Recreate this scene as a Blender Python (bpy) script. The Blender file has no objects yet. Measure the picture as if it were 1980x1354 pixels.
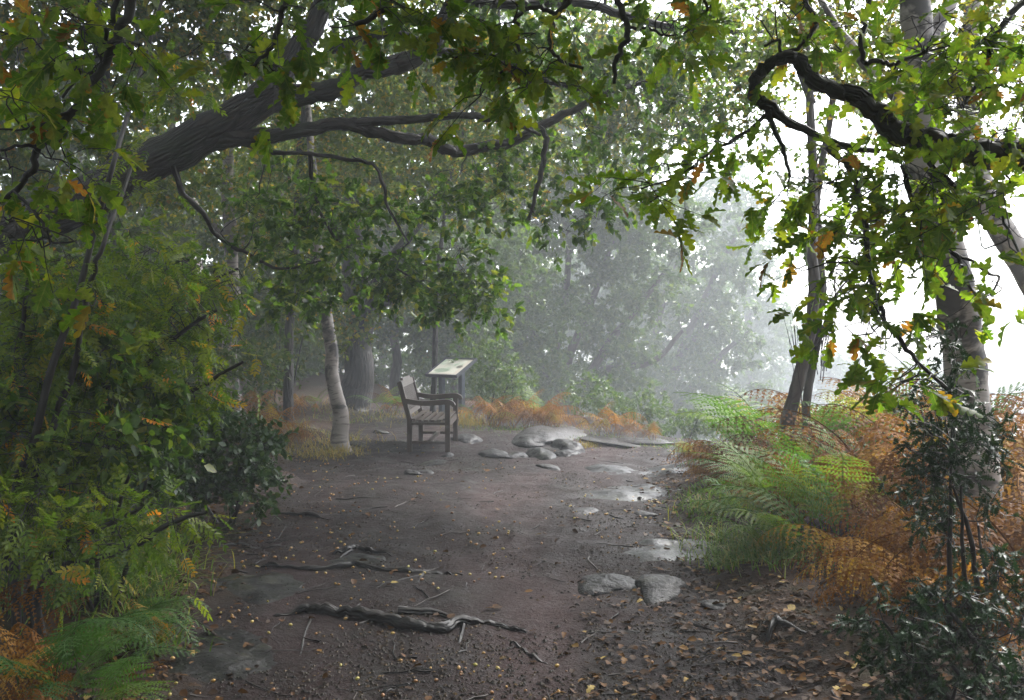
import bpy, bmesh, math
import numpy as np
from mathutils import Matrix, Vector

# ------------------------------------------------------------------ camera, sky, sun, exposure
S = bpy.context.scene
C = S.collection
F = 1925.0          # focal length in photograph pixels
HZ = 632.0          # row of the eye-level line
EYE = 1.6
cam = bpy.data.cameras.new("camera")
cam_o = bpy.data.objects.new("camera", cam); C.objects.link(cam_o)
cam.sensor_width = 36.0; cam.lens = 35.0
cam.shift_y = -(677.0 - HZ) / 1980.0
cam.clip_start = 0.05; cam.clip_end = 1000
cam_o.location = (0, 0, EYE); cam_o.rotation_euler = (math.radians(90), 0, 0)
S.camera = cam_o

SUN_EL, SUN_AZ = math.radians(48), math.radians(42)      # azimuth clockwise from +Y (ahead) towards +X (right)
W = bpy.data.worlds.new("World"); S.world = W; W.use_nodes = True
nt = W.node_tree; nt.nodes.clear()
sky = nt.nodes.new("ShaderNodeTexSky"); sky.sky_type = 'NISHITA'; sky.sun_disc = False
sky.sun_elevation = SUN_EL; sky.sun_rotation = SUN_AZ
sky.air_density = 1.0; sky.dust_density = 2.0; sky.ozone_density = 1.0
hs = nt.nodes.new("ShaderNodeHueSaturation"); hs.inputs['Saturation'].default_value = 0.3   # overcast, whitened by fog
bg = nt.nodes.new("ShaderNodeBackground"); bg.inputs['Strength'].default_value = 0.15
wo = nt.nodes.new("ShaderNodeOutputWorld")
nt.links.new(sky.outputs[0], hs.inputs['Color']); nt.links.new(hs.outputs[0], bg.inputs[0]); nt.links.new(bg.outputs[0], wo.inputs[0])
sl = bpy.data.lights.new("sun", 'SUN'); sl.energy = 1.5; sl.angle = math.radians(18); sl.color = (1.0, 0.97, 0.94)
so = bpy.data.objects.new("sun", sl); C.objects.link(so)
sd = Vector((math.sin(SUN_AZ) * math.cos(SUN_EL), math.cos(SUN_AZ) * math.cos(SUN_EL), math.sin(SUN_EL)))
so.rotation_euler = (-sd).to_track_quat('-Z', 'Y').to_euler(); so.location = sd * 60

S.view_settings.view_transform = 'Standard'; S.view_settings.look = 'None'
S.view_settings.gamma = 1.0; S.view_settings.use_curve_mapping = False
S.view_settings.exposure = 2.45
S.render.engine = 'CYCLES'
cy = S.cycles
cy.use_denoising = True
try: cy.denoiser = 'OPENIMAGEDENOISE'
except Exception: pass
cy.max_bounces = 5; cy.diffuse_bounces = 3; cy.glossy_bounces = 2; cy.transmission_bounces = 3
cy.volume_bounces = 0; cy.transparent_max_bounces = 4
cy.caustics_reflective = False; cy.caustics_refractive = False
cy.sample_clamp_indirect = 6.0
HAZE = 0.0065

# ------------------------------------------------------------------ numeric helpers
def rngf(seed): return np.random.default_rng(seed)
def P(px, py, d):
    """world point at depth d (metres ahead) seen towards photograph pixel px, py"""
    return np.array([(px - 990.0) * d / F, d, EYE - (py - HZ) * d / F])
def _hash(ix, iy, iz, seed):
    h = (ix * 374761393 + iy * 668265263 + iz * 2147483647 + seed * 1274126177) & 0xFFFFFFFF
    h = ((h ^ (h >> 13)) * 1274126177) & 0xFFFFFFFF
    h = h ^ (h >> 16)
    return (h & 0xFFFF) / 65535.0
def noise3(x, y, z, seed=0):
    x, y, z = np.broadcast_arrays(np.asarray(x, float), np.asarray(y, float), np.asarray(z, float))
    ix, iy, iz = np.floor(x).astype(np.int64), np.floor(y).astype(np.int64), np.floor(z).astype(np.int64)
    fx, fy, fz = x - ix, y - iy, z - iz
    fx, fy, fz = fx * fx * (3 - 2 * fx), fy * fy * (3 - 2 * fy), fz * fz * (3 - 2 * fz)
    r = 0
    for a in (0, 1):
        for b in (0, 1):
            for c in (0, 1):
                w = (fx if a else 1 - fx) * (fy if b else 1 - fy) * (fz if c else 1 - fz)
                r = r + w * _hash(ix + a, iy + b, iz + c, seed)
    return r * 2 - 1
def fbm(x, y, z=0.0, o=3, seed=0):
    s, a, f = 0, 1.0, 1.0
    for i in range(o):
        s = s + a * noise3(np.asarray(x) * f, np.asarray(y) * f, np.asarray(z) * f, seed + i); a *= 0.5; f *= 2.03
    return s
def sstep(a, b, x):
    t = np.clip((x - a) / (b - a), 0, 1); return t * t * (3 - 2 * t)
def norm(v): return v / np.maximum(np.linalg.norm(v, axis=-1, keepdims=True), 1e-9)

# path edges (metres) by depth
_py = np.array([-30, 2, 4.3, 6, 8, 10, 12.4, 14, 17, 20, 26, 60])
_pl = np.array([-1.2, -1.3, -1.5, -1.85, -2.1, -2.45, -2.75, -3.0, -3.2, -3.0, -2.9, -4.0])
_pr = np.array([1.2, 1.25, 1.3, 1.4, 1.6, 1.75, 2.5, 2.4, 0.6, -1.2, -2.0, -3.0])
_ty = np.array([0, 4.3, 6, 7.2, 8.4, 9.7, 11.5, 13, 16]); _tx = np.array([.2, .2, .2, -.05, .03, .08, .45, 1.1, 1.6])
def trodden(x, y):
    w = .3 + .025 * y; q = (x - np.interp(y, _ty, _tx) + .12 * fbm(x * .7, y * .7, 0, 2, 41)) / w
    return np.exp(-q * q) * np.clip(.75 + .6 * fbm(x * 2.1, y * .8, 0, 3, 42), 0, 1) * sstep(17, 13, y)
def path_mask(x, y):
    j = fbm(x * 1.3, y * 1.3, 0, 3, 71) * 0.28
    l, r = np.interp(y, _py, _pl), np.interp(y, _py, _pr)
    return sstep(-0.25, 0.3, x - l + j) * sstep(-0.25, 0.3, r - x + j)
def height(x, y):
    x = np.asarray(x, float); y = np.asarray(y, float)
    m = path_mask(x, y)
    h = (1 - m) * 0.10 * (1 + fbm(x * .5, y * .5, 0, 2, 5) * .6)
    h = h + 0.10 * sstep(0.3, 2.5, -(x - np.interp(y, _py, _pl))) + 0.12 * sstep(0.2, 2.0, x - np.interp(y, _py, _pr))
    h = h + fbm(x * .45, y * .45, 0, 2, 11) * 0.05 + fbm(x * 1.9, y * 1.9, 0, 3, 12) * 0.022
    h = h + 2.6 * sstep(-5.5, -16, x) * sstep(2, 14, y) + 2.2 * sstep(24, 48, y) * sstep(3, -3, x - .0 * y)  # bank at left and back, raised to block low horizon light
    h = h - .03 * trodden(x, y)
    near = sstep(26, 18, y) * sstep(-9, -7, x) * sstep(9, 7, x)
    h = h + near * (fbm(x * 6.5, y * 6.5, 0, 3, 13) * 0.009)
    d = (x - 0.9) * 0.883 + (y - 16.4) * 0.47
    d2 = np.where(d > 0, d, 0)
    h = h - 7.0 * (1 - np.exp(-(np.maximum(d2 - 0.2, 0) ** 1.4) * 0.075))
    return h
def hz(x, y): return float(height(np.array([x]), np.array([y]))[0])
def G(px, py):
    """point on the ground seen at a photograph pixel"""
    d = EYE * F / (py - HZ)
    for _ in range(4):
        z = hz((px - 990) * d / F, d); d = (EYE - z) * F / (py - HZ)
    x = (px - 990) * d / F
    return np.array([x, d, hz(x, d)])

# ------------------------------------------------------------------ mesh helpers
class Geo:
    """collects vertices, faces (any size), a uv per vertex and a random value per vertex"""
    def __init__(s): s.V, s.Fc, s.uv, s.r, s.n = [], [], [], [], 0
    def add(s, V, Fc, uv=None, r=None):
        V = np.asarray(V, float).reshape(-1, 3)
        for f in (Fc if isinstance(Fc, list) else [Fc]):
            f = np.asarray(f); s.Fc.append(f + s.n)
        s.V.append(V); s.uv.append(np.zeros((len(V), 2)) if uv is None else np.asarray(uv, float))
        s.r.append(np.zeros(len(V)) if r is None else np.broadcast_to(np.asarray(r, float), (len(V),)))
        s.n += len(V); return s
    def mesh(s, name, mat, smooth=True, off=(0, 0, 0), attr='rnd'):
        V = np.concatenate(s.V) - np.asarray(off); uv = np.concatenate(s.uv); r = np.concatenate(s.r)
        me = bpy.data.meshes.new(name)
        lt = np.concatenate([np.full(len(f), f.shape[1], np.int32) for f in s.Fc])
        li = np.concatenate([f.ravel() for f in s.Fc]).astype(np.int32)
        me.vertices.add(len(V)); me.vertices.foreach_set('co', V.astype(np.float32).ravel())
        me.loops.add(len(li)); me.loops.foreach_set('vertex_index', li)
        me.polygons.add(len(lt)); ls = np.concatenate([[0], np.cumsum(lt)[:-1]]).astype(np.int32)
        me.polygons.foreach_set('loop_start', ls); me.polygons.foreach_set('loop_total', lt)
        me.update(calc_edges=True)
        u = me.uv_layers.new(name='uv'); u.data.foreach_set('uv', uv[li].astype(np.float32).ravel())
        a = me.attributes.new(attr, 'FLOAT', 'POINT'); a.data.foreach_set('value', r.astype(np.float32))
        me.polygons.foreach_set('use_smooth', np.full(len(lt), smooth))
        if mat: me.materials.append(mat)
        me.update(); return me
    def obj(s, name, mat, parent=None, base=(0, 0, 0), smooth=True, kind=None):
        if parent is not None:
            off = np.asarray(parent.location) + (np.asarray(parent.parent.location) if parent.parent else 0)
            o = bpy.data.objects.new(name, s.mesh(name, mat, smooth, off)); C.objects.link(o); o.parent = parent
        else:
            o = bpy.data.objects.new(name, s.mesh(name, mat, smooth, base)); C.objects.link(o); o.location = base
        if kind: o['kind'] = kind
        return o
def tag(o, label=None, cat=None, group=None, kind=None):
    if label: o['label'] = label
    if cat: o['category'] = cat
    if group: o['group'] = group
    if kind: o['kind'] = kind
    return o
def empty(name, loc, label, cat, group=None, rz=0):
    o = bpy.data.objects.new(name, None); C.objects.link(o); o.empty_display_size = 0.1
    o.location = [float(v) for v in loc]; o.rotation_euler = (0, 0, rz); return tag(o, label, cat, group)

def spline(pts, k=6):
    p = np.asarray(pts, float); n = len(p)
    if n < 3: k = max(k, 2)
    q = np.vstack([2 * p[0] - p[1], p, 2 * p[-1] - p[-2]]); out = []
    for i in range(n - 1):
        a, b, c, d = q[i], q[i + 1], q[i + 2], q[i + 3]
        t = np.linspace(0, 1, k, endpoint=False)[:, None]
        out.append(0.5 * ((2 * b) + (c - a) * t + (2 * a - 5 * b + 4 * c - d) * t ** 2 + (-a + 3 * b - 3 * c + d) * t ** 3))
    out.append(p[-1:]); return np.vstack(out)
def tubes(g, pts, rad, seg=6, rough=0.0, freq=6.0, seed=0, r=0.0):
    """pts (M,n,3), rad (M,n): M tubes of n rings into geo g"""
    pts = np.asarray(pts, float); rad = np.asarray(rad, float)
    if pts.ndim == 2: pts, rad = pts[None], rad[None]
    M, n, _ = pts.shape
    t = norm(np.gradient(pts, axis=1))
    ax = np.abs(np.einsum('mnk,jk->mnj', t, np.eye(3))).max(1).argmin(1)
    ref = np.eye(3)[ax][:, None, :]
    u = norm(np.cross(t, np.broadcast_to(ref, t.shape))); v = np.cross(t, u)
    a = np.linspace(0, 2 * math.pi, seg + 1); a[-1] = a[0]
    ring = u[:, :, None, :] * np.cos(a)[None, None, :, None] + v[:, :, None, :] * np.sin(a)[None, None, :, None]
    R = rad[:, :, None]
    if rough > 0:
        q = pts[:, :, None, :] + ring * R[..., None]
        R = R * (1 + rough * fbm(q[..., 0] * freq, q[..., 1] * freq, q[..., 2] * freq, 3, seed))
    V = pts[:, :, None, :] + ring * R[..., None]
    ln = np.concatenate([np.zeros((M, 1)), np.cumsum(np.linalg.norm(np.diff(pts, axis=1), axis=2), 1)], 1)
    circ = 2 * math.pi * rad.mean(1)
    U = np.broadcast_to((np.linspace(0, 1, seg + 1)[None, None, :] * circ[:, None, None]), (M, n, seg + 1))
    uv = np.stack([U, np.broadcast_to(ln[:, :, None], U.shape)], -1)
    i = np.arange(n - 1)[:, None]; j = np.arange(seg)[None, :]
    s1 = seg + 1
    q = np.stack([i * s1 + j, i * s1 + j + 1, (i + 1) * s1 + j + 1, (i + 1) * s1 + j], -1).reshape(-1, 4)
    Fq = (q[None] + (np.arange(M) * n * s1)[:, None, None]).reshape(-1, 4)
    rr = np.broadcast_to(np.asarray(r, float).reshape(-1, 1) if np.ndim(r) else np.full((M, 1), r), (M, n * s1)).ravel()
    g.add(V.reshape(-1, 3), Fq, uv.reshape(-1, 2), rr)
def frames(axis, nrm):
    x = norm(axis); z = norm(nrm - (nrm * x).sum(-1, keepdims=True) * x); y = np.cross(z, x)
    return np.stack([x, y, z], -1)            # columns
def scatter(g, T, Fq, pos, R, sc, rnd):
    k = len(T); N = len(pos)
    if N == 0: return
    V = pos[:, None, :] + np.einsum('nij,kj->nki', R, T) * sc[:, None, None]
    fs = [(f[None] + (np.arange(N) * k)[:, None, None]).reshape(-1, f.shape[1]) for f in Fq]
    g.add(V.reshape(-1, 3), fs, np.tile(T[:, :2], (N, 1)), np.repeat(rnd, k))

# ------------------------------------------------------------------ materials
def mat(name):
    m = bpy.data.materials.new(name); m.use_nodes = True; n = m.node_tree; n.nodes.clear(); return m, n
def nd(n, typ, **kw):
    x = n.nodes.new(typ)
    for k, v in kw.items():
        if k.startswith('_'): setattr(x, k[1:], v)
        else: x.inputs[k.replace('__', ' ')].default_value = v
    return x
def ramp(n, src, stops, interp='LINEAR'):
    r = n.nodes.new('ShaderNodeValToRGB'); e = r.color_ramp; e.interpolation = interp
    while len(e.elements) < len(stops): e.elements.new(0.5)
    for el, (p, c) in zip(e.elements, stops):
        el.position = p; el.color = (c, c, c, 1) if np.isscalar(c) else (*c, 1)
    n.links.new(src, r.inputs[0]); return r.outputs[0]
def mixc(n, fac, a, b, mode='MIX'):
    x = n.nodes.new('ShaderNodeMix'); x.data_type = 'RGBA'; x.blend_type = mode
    for s, v in ((0, fac), (6, a), (7, b)):
        if hasattr(v, 'is_linked') or hasattr(v, 'links'): n.links.new(v, x.inputs[s])
        else: x.inputs[s].default_value = v if s == 0 else (*v, 1)
    return x.outputs[2]
def bump(n, h, strength=0.5, dist=0.02, prev=None):
    b = n.nodes.new('ShaderNodeBump'); b.inputs['Strength'].default_value = strength; b.inputs['Distance'].default_value = dist
    n.links.new(h, b.inputs['Height'])
    if prev: n.links.new(prev, b.inputs['Normal'])
    return b.outputs[0]
def noise(n, vec, scale, detail=4, rough=0.6, dist=0.0):
    x = n.nodes.new('ShaderNodeTexNoise'); x.inputs['Scale'].default_value = scale; x.inputs['Detail'].default_value = detail
    x.inputs['Roughness'].default_value = rough; x.inputs['Distortion'].default_value = dist
    if vec: n.links.new(vec, x.inputs['Vector'])
    return x.outputs[0]
def mapping(n, vec, scale=(1, 1, 1)):
    x = n.nodes.new('ShaderNodeMapping'); x.inputs['Scale'].default_value = scale; n.links.new(vec, x.inputs[0]); return x.outputs[0]
def finish(n, sh):
    o = n.nodes.new('ShaderNodeOutputMaterial'); n.links.new(sh, o.inputs[0])
def pbsdf(n, col, rough, normal=None, spec=0.5):
    p = n.nodes.new('ShaderNodeBsdfPrincipled'); p.inputs['Specular IOR Level'].default_value = spec
    if hasattr(col, 'links'): n.links.new(col, p.inputs['Base Color'])
    else: p.inputs['Base Color'].default_value = (*col, 1)
    if hasattr(rough, 'links'): n.links.new(rough, p.inputs['Roughness'])
    else: p.inputs['Roughness'].default_value = rough
    if normal: n.links.new(normal, p.inputs['Normal'])
    return p.outputs[0]

def leaf_mat(name, stops, trans=0.45, rough=0.4, spec=0.5, blotch=None, bscale=22, tgain=1.5, veins=False):
    m, n = mat(name)
    at = nd(n, 'ShaderNodeAttribute', _attribute_name='rnd'); oi = n.nodes.new('ShaderNodeObjectInfo')
    ad = n.nodes.new('ShaderNodeMath'); ad.operation = 'ADD'; n.links.new(at.outputs['Fac'], ad.inputs[0]); n.links.new(oi.outputs['Random'], ad.inputs[1])
    fr = n.nodes.new('ShaderNodeMath'); fr.operation = 'FRACT'; n.links.new(ad.outputs[0], fr.inputs[0])
    col = ramp(n, fr.outputs[0], stops)
    ge = n.nodes.new('ShaderNodeNewGeometry')
    if blotch:
        nz = noise(n, ge.outputs['Position'], bscale, 3, 0.6)
        f = ramp(n, nz, [(0.66, 0.0), (0.78, 0.8)])
        col = mixc(n, f, col, blotch)
    if veins:
        tc = n.nodes.new('ShaderNodeTexCoord'); sp = n.nodes.new('ShaderNodeSeparateXYZ'); n.links.new(tc.outputs['UV'], sp.inputs[0])
        def mth(op, a, b=None):
            x = n.nodes.new('ShaderNodeMath'); x.operation = op
            for i, v in enumerate((a, b)):
                if v is None: continue
                if hasattr(v, 'links'): n.links.new(v, x.inputs[i])
                else: x.inputs[i].default_value = v
            return x.outputs[0]
        av = mth('ABSOLUTE', sp.outputs[1]); sv = mth('SINE', mth('MULTIPLY', mth('SUBTRACT', sp.outputs[0], mth('MULTIPLY', av, .8)), 42.0))
        vein = mth('MAXIMUM', ramp(n, av, [(.008, 1.0), (.022, 0.0)]), mth('MULTIPLY', ramp(n, sv, [(.9, 0.0), (1.0, .7)]), 1.0))
        col = mixc(n, mth('MULTIPLY', vein, .55), col, (.2, .22, .06))
        nb = noise(n, ge.outputs['Position'], 30, 3, .6)
        ed = mth('MULTIPLY', ramp(n, av, [(.13, 0.0), (.27, 1.0)]), ramp(n, nb, [(.5, 0.0), (.62, 1.0)]))
        col = mixc(n, ed, col, (.2, .09, .015))
    nz2 = noise(n, ge.outputs['Position'], 60, 2, 0.5)
    v = ramp(n, nz2, [(0.3, (.85, .85, .6)), (0.7, (1.4, 1.4, .95))])
    col = mixc(n, 1.0, col, v, 'MULTIPLY')
    p = pbsdf(n, col, rough + .06, None, spec * .6)
    t = n.nodes.new('ShaderNodeBsdfTranslucent')
    tc = mixc(n, 1.0, col, (tgain * 1.05, tgain * 1.15, tgain * 0.55), 'MULTIPLY'); n.links.new(tc, t.inputs[0])
    mx = n.nodes.new('ShaderNodeMixShader'); mx.inputs[0].default_value = trans
    n.links.new(p, mx.inputs[1]); n.links.new(t.outputs[0], mx.inputs[2]); finish(n, mx.outputs[0]); return m

G1, G2, G3 = (0.035, 0.075, 0.016), (0.06, 0.11, 0.02), (0.10, 0.14, 0.025)
YE, OR, BR = (0.26, 0.19, 0.03), (0.30, 0.11, 0.02), (0.12, 0.055, 0.02)
M_OAKN = leaf_mat('oak_leaf_near', [(0, (.05, .1, .014)), (.4, (.085, .15, .018)), (.75, (.13, .185, .02)), (.93, (.2, .21, .025)), (.97, OR), (1, BR)], .55, .4, .5, (.3, .18, .015), 7, 1.55, True)
M_OAKM = leaf_mat('oak_leaf_mid', [(0, (.028, .06, .016)), (.5, (.045, .085, .02)), (.85, (.085, .135, .025)), (1, (.15, .15, .03))], .5, .35, .6, None, 20, 1.9)
M_OAKF = leaf_mat('oak_leaf_yellowing', [(0, (.045, .075, .02)), (.5, (.068, .1, .026)), (.85, (.12, .125, .03)), (.94, YE), (1, (.2, .1, .03))], .55, .45, .5, None, 20, 1.9)
M_FAR = leaf_mat('far_leaf', [(0, (.04, .075, .03)), (.6, (.06, .1, .04)), (1, (.1, .13, .045))], .4, .4, .6)
M_DARK = leaf_mat('dark_woodland_leaf', [(0, (.03, .055, .018)), (.6, (.05, .08, .022)), (.9, (.08, .1, .025)), (1, (.16, .12, .025))], .35, .45)
M_ROWAN = leaf_mat('rowan_leaf', [(0, (.05, .09, .014)), (.4, (.085, .135, .018)), (.9, (.15, .18, .022)), (.955, (.2, .18, .02)), (.975, (.45, .2, .02)), (1, (.45, .16, .02))], .5, .36, .5)
M_SHRUB = leaf_mat('dark_shrub_leaf', [(0, (.018, .045, .016)), (.7, (.03, .065, .02)), (1, (.06, .09, .02))], .25, .28, .7)
M_HOLLY = leaf_mat('holly_leaf', [(0, (.007, .024, .01)), (.8, (.013, .036, .015)), (1, (.035, .065, .022))], .12, .36, .5)
M_BIRCHL = leaf_mat('birch_leaf', [(0, (.06, .09, .02)), (.6, (.1, .12, .025)), (.85, (.2, .16, .03)), (1, (.28, .15, .03))], .5, .4)
M_FERNG = leaf_mat('green_bracken', [(0, (.05, .11, .022)), (.5, (.08, .15, .026)), (.85, (.12, .17, .03)), (1, (.2, .17, .035))], .45, .45, .4)
M_FERND = leaf_mat('dark_green_bracken', [(0, (.036, .085, .032)), (.6, (.05, .108, .036)), (1, (.08, .13, .036))], .35, .45, .5)
M_FERNB = leaf_mat('rust_bracken', [(0, (.075, .03, .01)), (.35, (.15, .058, .014)), (.7, (.24, .1, .024)), (.9, (.3, .16, .05)), (1, (.2, .17, .04))], .4, .6, .3, None, 20, 1.25)
M_GRASS = leaf_mat('grass_blade', [(0, (.06, .12, .02)), (.6, (.1, .17, .03)), (.85, (.16, .18, .05)), (1, (.28, .22, .09))], .35, .45)
M_DRY = leaf_mat('dry_grass_blade', [(0, (.12, .12, .035)), (.5, (.2, .15, .05)), (1, (.3, .2, .08))], .3, .55)
M_LITTER = leaf_mat('fallen_leaf', [(0, (.022, .011, .006)), (.45, (.045, .02, .009)), (.75, (.085, .036, .013)), (.94, (.14, .07, .025)), (1, (.3, .22, .1))], .12, .6, .35)

def bark_mat(name, c1, c2, sx=14, sy=3.0, strength=0.9, dist=0.03, moss=None, wet=0.55):
    m, n = mat(name); tc = n.nodes.new('ShaderNodeTexCoord')
    uv = mapping(n, tc.outputs['UV'], (sx, sy, 1))
    a = noise(n, uv, 1.6, 5, 0.65, 0.6)
    vo = n.nodes.new('ShaderNodeTexVoronoi'); vo.feature = 'DISTANCE_TO_EDGE'; vo.inputs['Scale'].default_value = 1.3
    wv = mixc(n, 0.25, uv, a) if False else uv
    n.links.new(wv, vo.inputs['Vector'])
    ge = n.nodes.new('ShaderNodeNewGeometry'); b = noise(n, ge.outputs['Position'], 5, 4, .6)
    f = n.nodes.new('ShaderNodeMath'); f.operation = 'MULTIPLY'; n.links.new(a, f.inputs[0])
    vr = ramp(n, vo.outputs['Distance'], [(0, 0.25), (0.25, 1.0)]); n.links.new(vr, f.inputs[1])
    col = ramp(n, f.outputs[0], [(0.1, c1), (0.65, c2)])
    col = mixc(n, ramp(n, b, [(.35, 0.0), (.7, .55)]), col, tuple(v * .55 for v in c1))
    if moss:
        b2 = noise(n, ge.outputs['Position'], 2.2, 4, .65)
        col = mixc(n, ramp(n, b2, [(.52, 0.0), (.68, .7)]), col, moss)
    nm = bump(n, f.outputs[0], strength, dist)
    finish(n, pbsdf(n, col, wet, nm, .4)); return m
M_OAKB = bark_mat('oak_bark', (.008, .0055, .0042), (.036, .025, .018), 16, 3.2, 1.0, .04, (.018, .023, .009))
M_TWIG = bark_mat('twig_bark', (.01, .008, .007), (.03, .024, .02), 20, 5, .4, .005)
M_BRNB = bark_mat('grey_brown_bark', (.035, .026, .023), (.11, .088, .075), 12, 2.2, .8, .03)
M_ROOT = bark_mat('wet_root_bark', (.006, .0045, .004), (.026, .02, .0175), 18, 2.5, 1.0, .03, None, .5)
def birch_mat(name, white=(.34, .3, .27), patch=.48):
    m, n = mat(name); tc = n.nodes.new('ShaderNodeTexCoord'); uv = tc.outputs['UV']
    ge = n.nodes.new('ShaderNodeNewGeometry')
    a = noise(n, mapping(n, uv, (4, 26, 1)), 1.0, 5, .7, .5)
    b = noise(n, mapping(n, uv, (3.0, 4.2, 1)), 1.0, 4, .6, .5)
    c = noise(n, mapping(n, uv, (2, 9, 1)), 1.0, 4, .6, 1.0)
    col = ramp(n, c, [(.3, tuple(v * .62 for v in white)), (.6, white)])
    col = mixc(n, ramp(n, a, [(.56, 0.0), (.63, .85)]), col, (.07, .05, .042))
    col = mixc(n, ramp(n, b, [(patch, 0.0), (patch + .07, .93)]), col, (.04, .034, .032))
    nm = bump(n, a, .35, .01)
    finish(n, pbsdf(n, col, .55, nm, .35)); return m
M_BIRCH = birch_mat('birch_bark'); M_BIRCHD = birch_mat('brownish_birch_bark', (.25, .215, .19), .5)  # second bark is a darker, brownish-white variant

def ground_mat():
    m, n = mat('wet_woodland_soil'); ge = n.nodes.new('ShaderNodeNewGeometry'); pos = ge.outputs['Position']
    at = nd(n, 'ShaderNodeAttribute', _attribute_name='rnd')
    big = noise(n, pos, .55, 4, .6); mid = noise(n, pos, 3.5, 5, .65); fine = noise(n, pos, 26, 5, .7); gr = noise(n, pos, 95, 3, .7)
    mud = ramp(n, mid, [(.28, (.007, .0034, .003)), (.5, (.0145, .0069, .0063)), (.72, (.027, .0136, .013))])
    mud = mixc(n, ramp(n, fine, [(.42, .0), (.62, .75)]), mud, (.0085, .0052, .0045))
    mud = mixc(n, ramp(n, gr, [(.58, .0), (.7, .6)]), mud, (.055, .034, .024))
    tr = noise(n, mapping(n, pos, (1.5, .22, 1)), 1.0, 3, .55, .4)
    mud = mixc(n, ramp(n, tr, [(.5, 0.0), (.62, .7)]), mud, (.034, .018, .0172))
    alg = noise(n, mapping(n, pos, (.9, .6, 1)), 1.0, 4, .6)
    mud = mixc(n, ramp(n, alg, [(.55, 0.0), (.68, .45)]), mud, (.026, .029, .018))
    lit = ramp(n, fine, [(.3, (.016, .009, .006)), (.52, (.042, .02, .01)), (.72, (.085, .04, .016))])
    g2 = noise(n, pos, 1.7, 3, .6)
    lit = mixc(n, ramp(n, g2, [(.5, 0.0), (.66, .6)]), lit, (.03, .036, .013))
    tcn = n.nodes.new('ShaderNodeTexCoord'); spx = n.nodes.new('ShaderNodeSeparateXYZ'); n.links.new(tcn.outputs['UV'], spx.inputs[0])
    tread = ramp(n, fine, [(.3, (.03, .0158, .0145)), (.6, (.052, .029, .0275))])
    mud = mixc(n, ramp(n, spx.outputs[0], [(.15, 0.0), (.75, .9)]), mud, tread)
    col = mixc(n, at.outputs['Fac'], mud, lit)
    rg = ramp(n, mid, [(.3, .4), (.62, .75)])
    rg2 = mixc(n, at.outputs['Fac'], rg, (.7, .7, .7))
    nm = bump(n, fine, .8, .05); nm = bump(n, gr, .7, .016, nm)
    finish(n, pbsdf(n, col, rg2, nm, .16)); return m
M_GROUND = ground_mat()
def stone_mat(nm_='wet_sandstone', gain=1.0):
    m, n = mat(nm_); ge = n.nodes.new('ShaderNodeNewGeometry'); pos = ge.outputs['Position']
    a = noise(n, pos, 4, 5, .65); b = noise(n, pos, 32, 5, .7)
    col = ramp(n, a, [(.3, tuple(gain * v for v in (.01, .0096, .0098))), (.52, tuple(gain * v for v in (.019, .018, .0188))), (.72, tuple(gain * v for v in (.038, .0365, .038)))])
    col = mixc(n, ramp(n, b, [(.5, 0.0), (.7, .6)]), col, (.035, .031, .03))
    c = noise(n, pos, 2.1, 4, .6)
    col = mixc(n, ramp(n, c, [(.55, 0.0), (.68, .55)]), col, (.045, .046, .025))
    rg = ramp(n, b, [(.35, .3), (.65, .62)]) if gain == 1.0 else ramp(n, b, [(.35, .27), (.65, .5)])
    nm = bump(n, a, .5 if gain == 1.0 else .25, .06); nm = bump(n, b, .6 if gain == 1.0 else .3, .012, nm)
    finish(n, pbsdf(n, col, rg, nm, .18 if gain == 1.0 else .34)); return m
M_STONE = stone_mat()
def wood_mat():
    m, n = mat('weathered_teak'); tc = n.nodes.new('ShaderNodeTexCoord'); ge = n.nodes.new('ShaderNodeNewGeometry')
    a = noise(n, mapping(n, tc.outputs['UV'], (60, 3, 1)), 1.0, 4, .6, .3); b = noise(n, ge.outputs['Position'], 7, 4, .6)
    col = ramp(n, a, [(.3, (.03, .018, .013)), (.7, (.085, .058, .044))])
    col = mixc(n, ramp(n, b, [(.5, 0.0), (.72, .5)]), col, (.035, .032, .02))
    nm = bump(n, a, .5, .004)
    finish(n, pbsdf(n, col, .45, nm, .45)); return m
M_WOOD = wood_mat()
def plain(name, col, rough=.5, var=.2, sc=20, spec=.5):
    m, n = mat(name); ge = n.nodes.new('ShaderNodeNewGeometry'); a = noise(n, ge.outputs['Position'], sc, 4, .6)
    c = ramp(n, a, [(.3, tuple(v * (1 - var) for v in col)), (.7, tuple(min(1, v * (1 + var)) for v in col))])
    finish(n, pbsdf(n, c, rough, bump(n, a, .15, .004), spec)); return m
M_POST = plain('blue_grey_paint', (.06, .072, .09), .42, .15, 14)
M_FRAME = plain('dark_grey_frame', (.05, .055, .065), .4, .15, 25)
def acorn_mat():
    m, n = mat('acorn_shell'); oi = n.nodes.new('ShaderNodeObjectInfo'); at = nd(n, 'ShaderNodeAttribute', _attribute_name='rnd')
    ad = n.nodes.new('ShaderNodeMath'); ad.operation = 'ADD'; n.links.new(at.outputs['Fac'], ad.inputs[0]); n.links.new(oi.outputs['Random'], ad.inputs[1])
    fr = n.nodes.new('ShaderNodeMath'); fr.operation = 'FRACT'; n.links.new(ad.outputs[0], fr.inputs[0])
    c = ramp(n, fr.outputs[0], [(0, (.2, .085, .03)), (.4, (.36, .18, .05)), (.7, (.48, .3, .08)), (1, (.42, .36, .09))])
    finish(n, pbsdf(n, c, .35, None, .5)); return m
M_ACORN = acorn_mat()
M_CRUMB = leaf_mat('soil_crumb', [(0, (.008, .006, .005)), (.6, (.02, .013, .011)), (.9, (.045, .028, .02)), (1, (.12, .075, .045))], .02, .6, .4)
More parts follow.
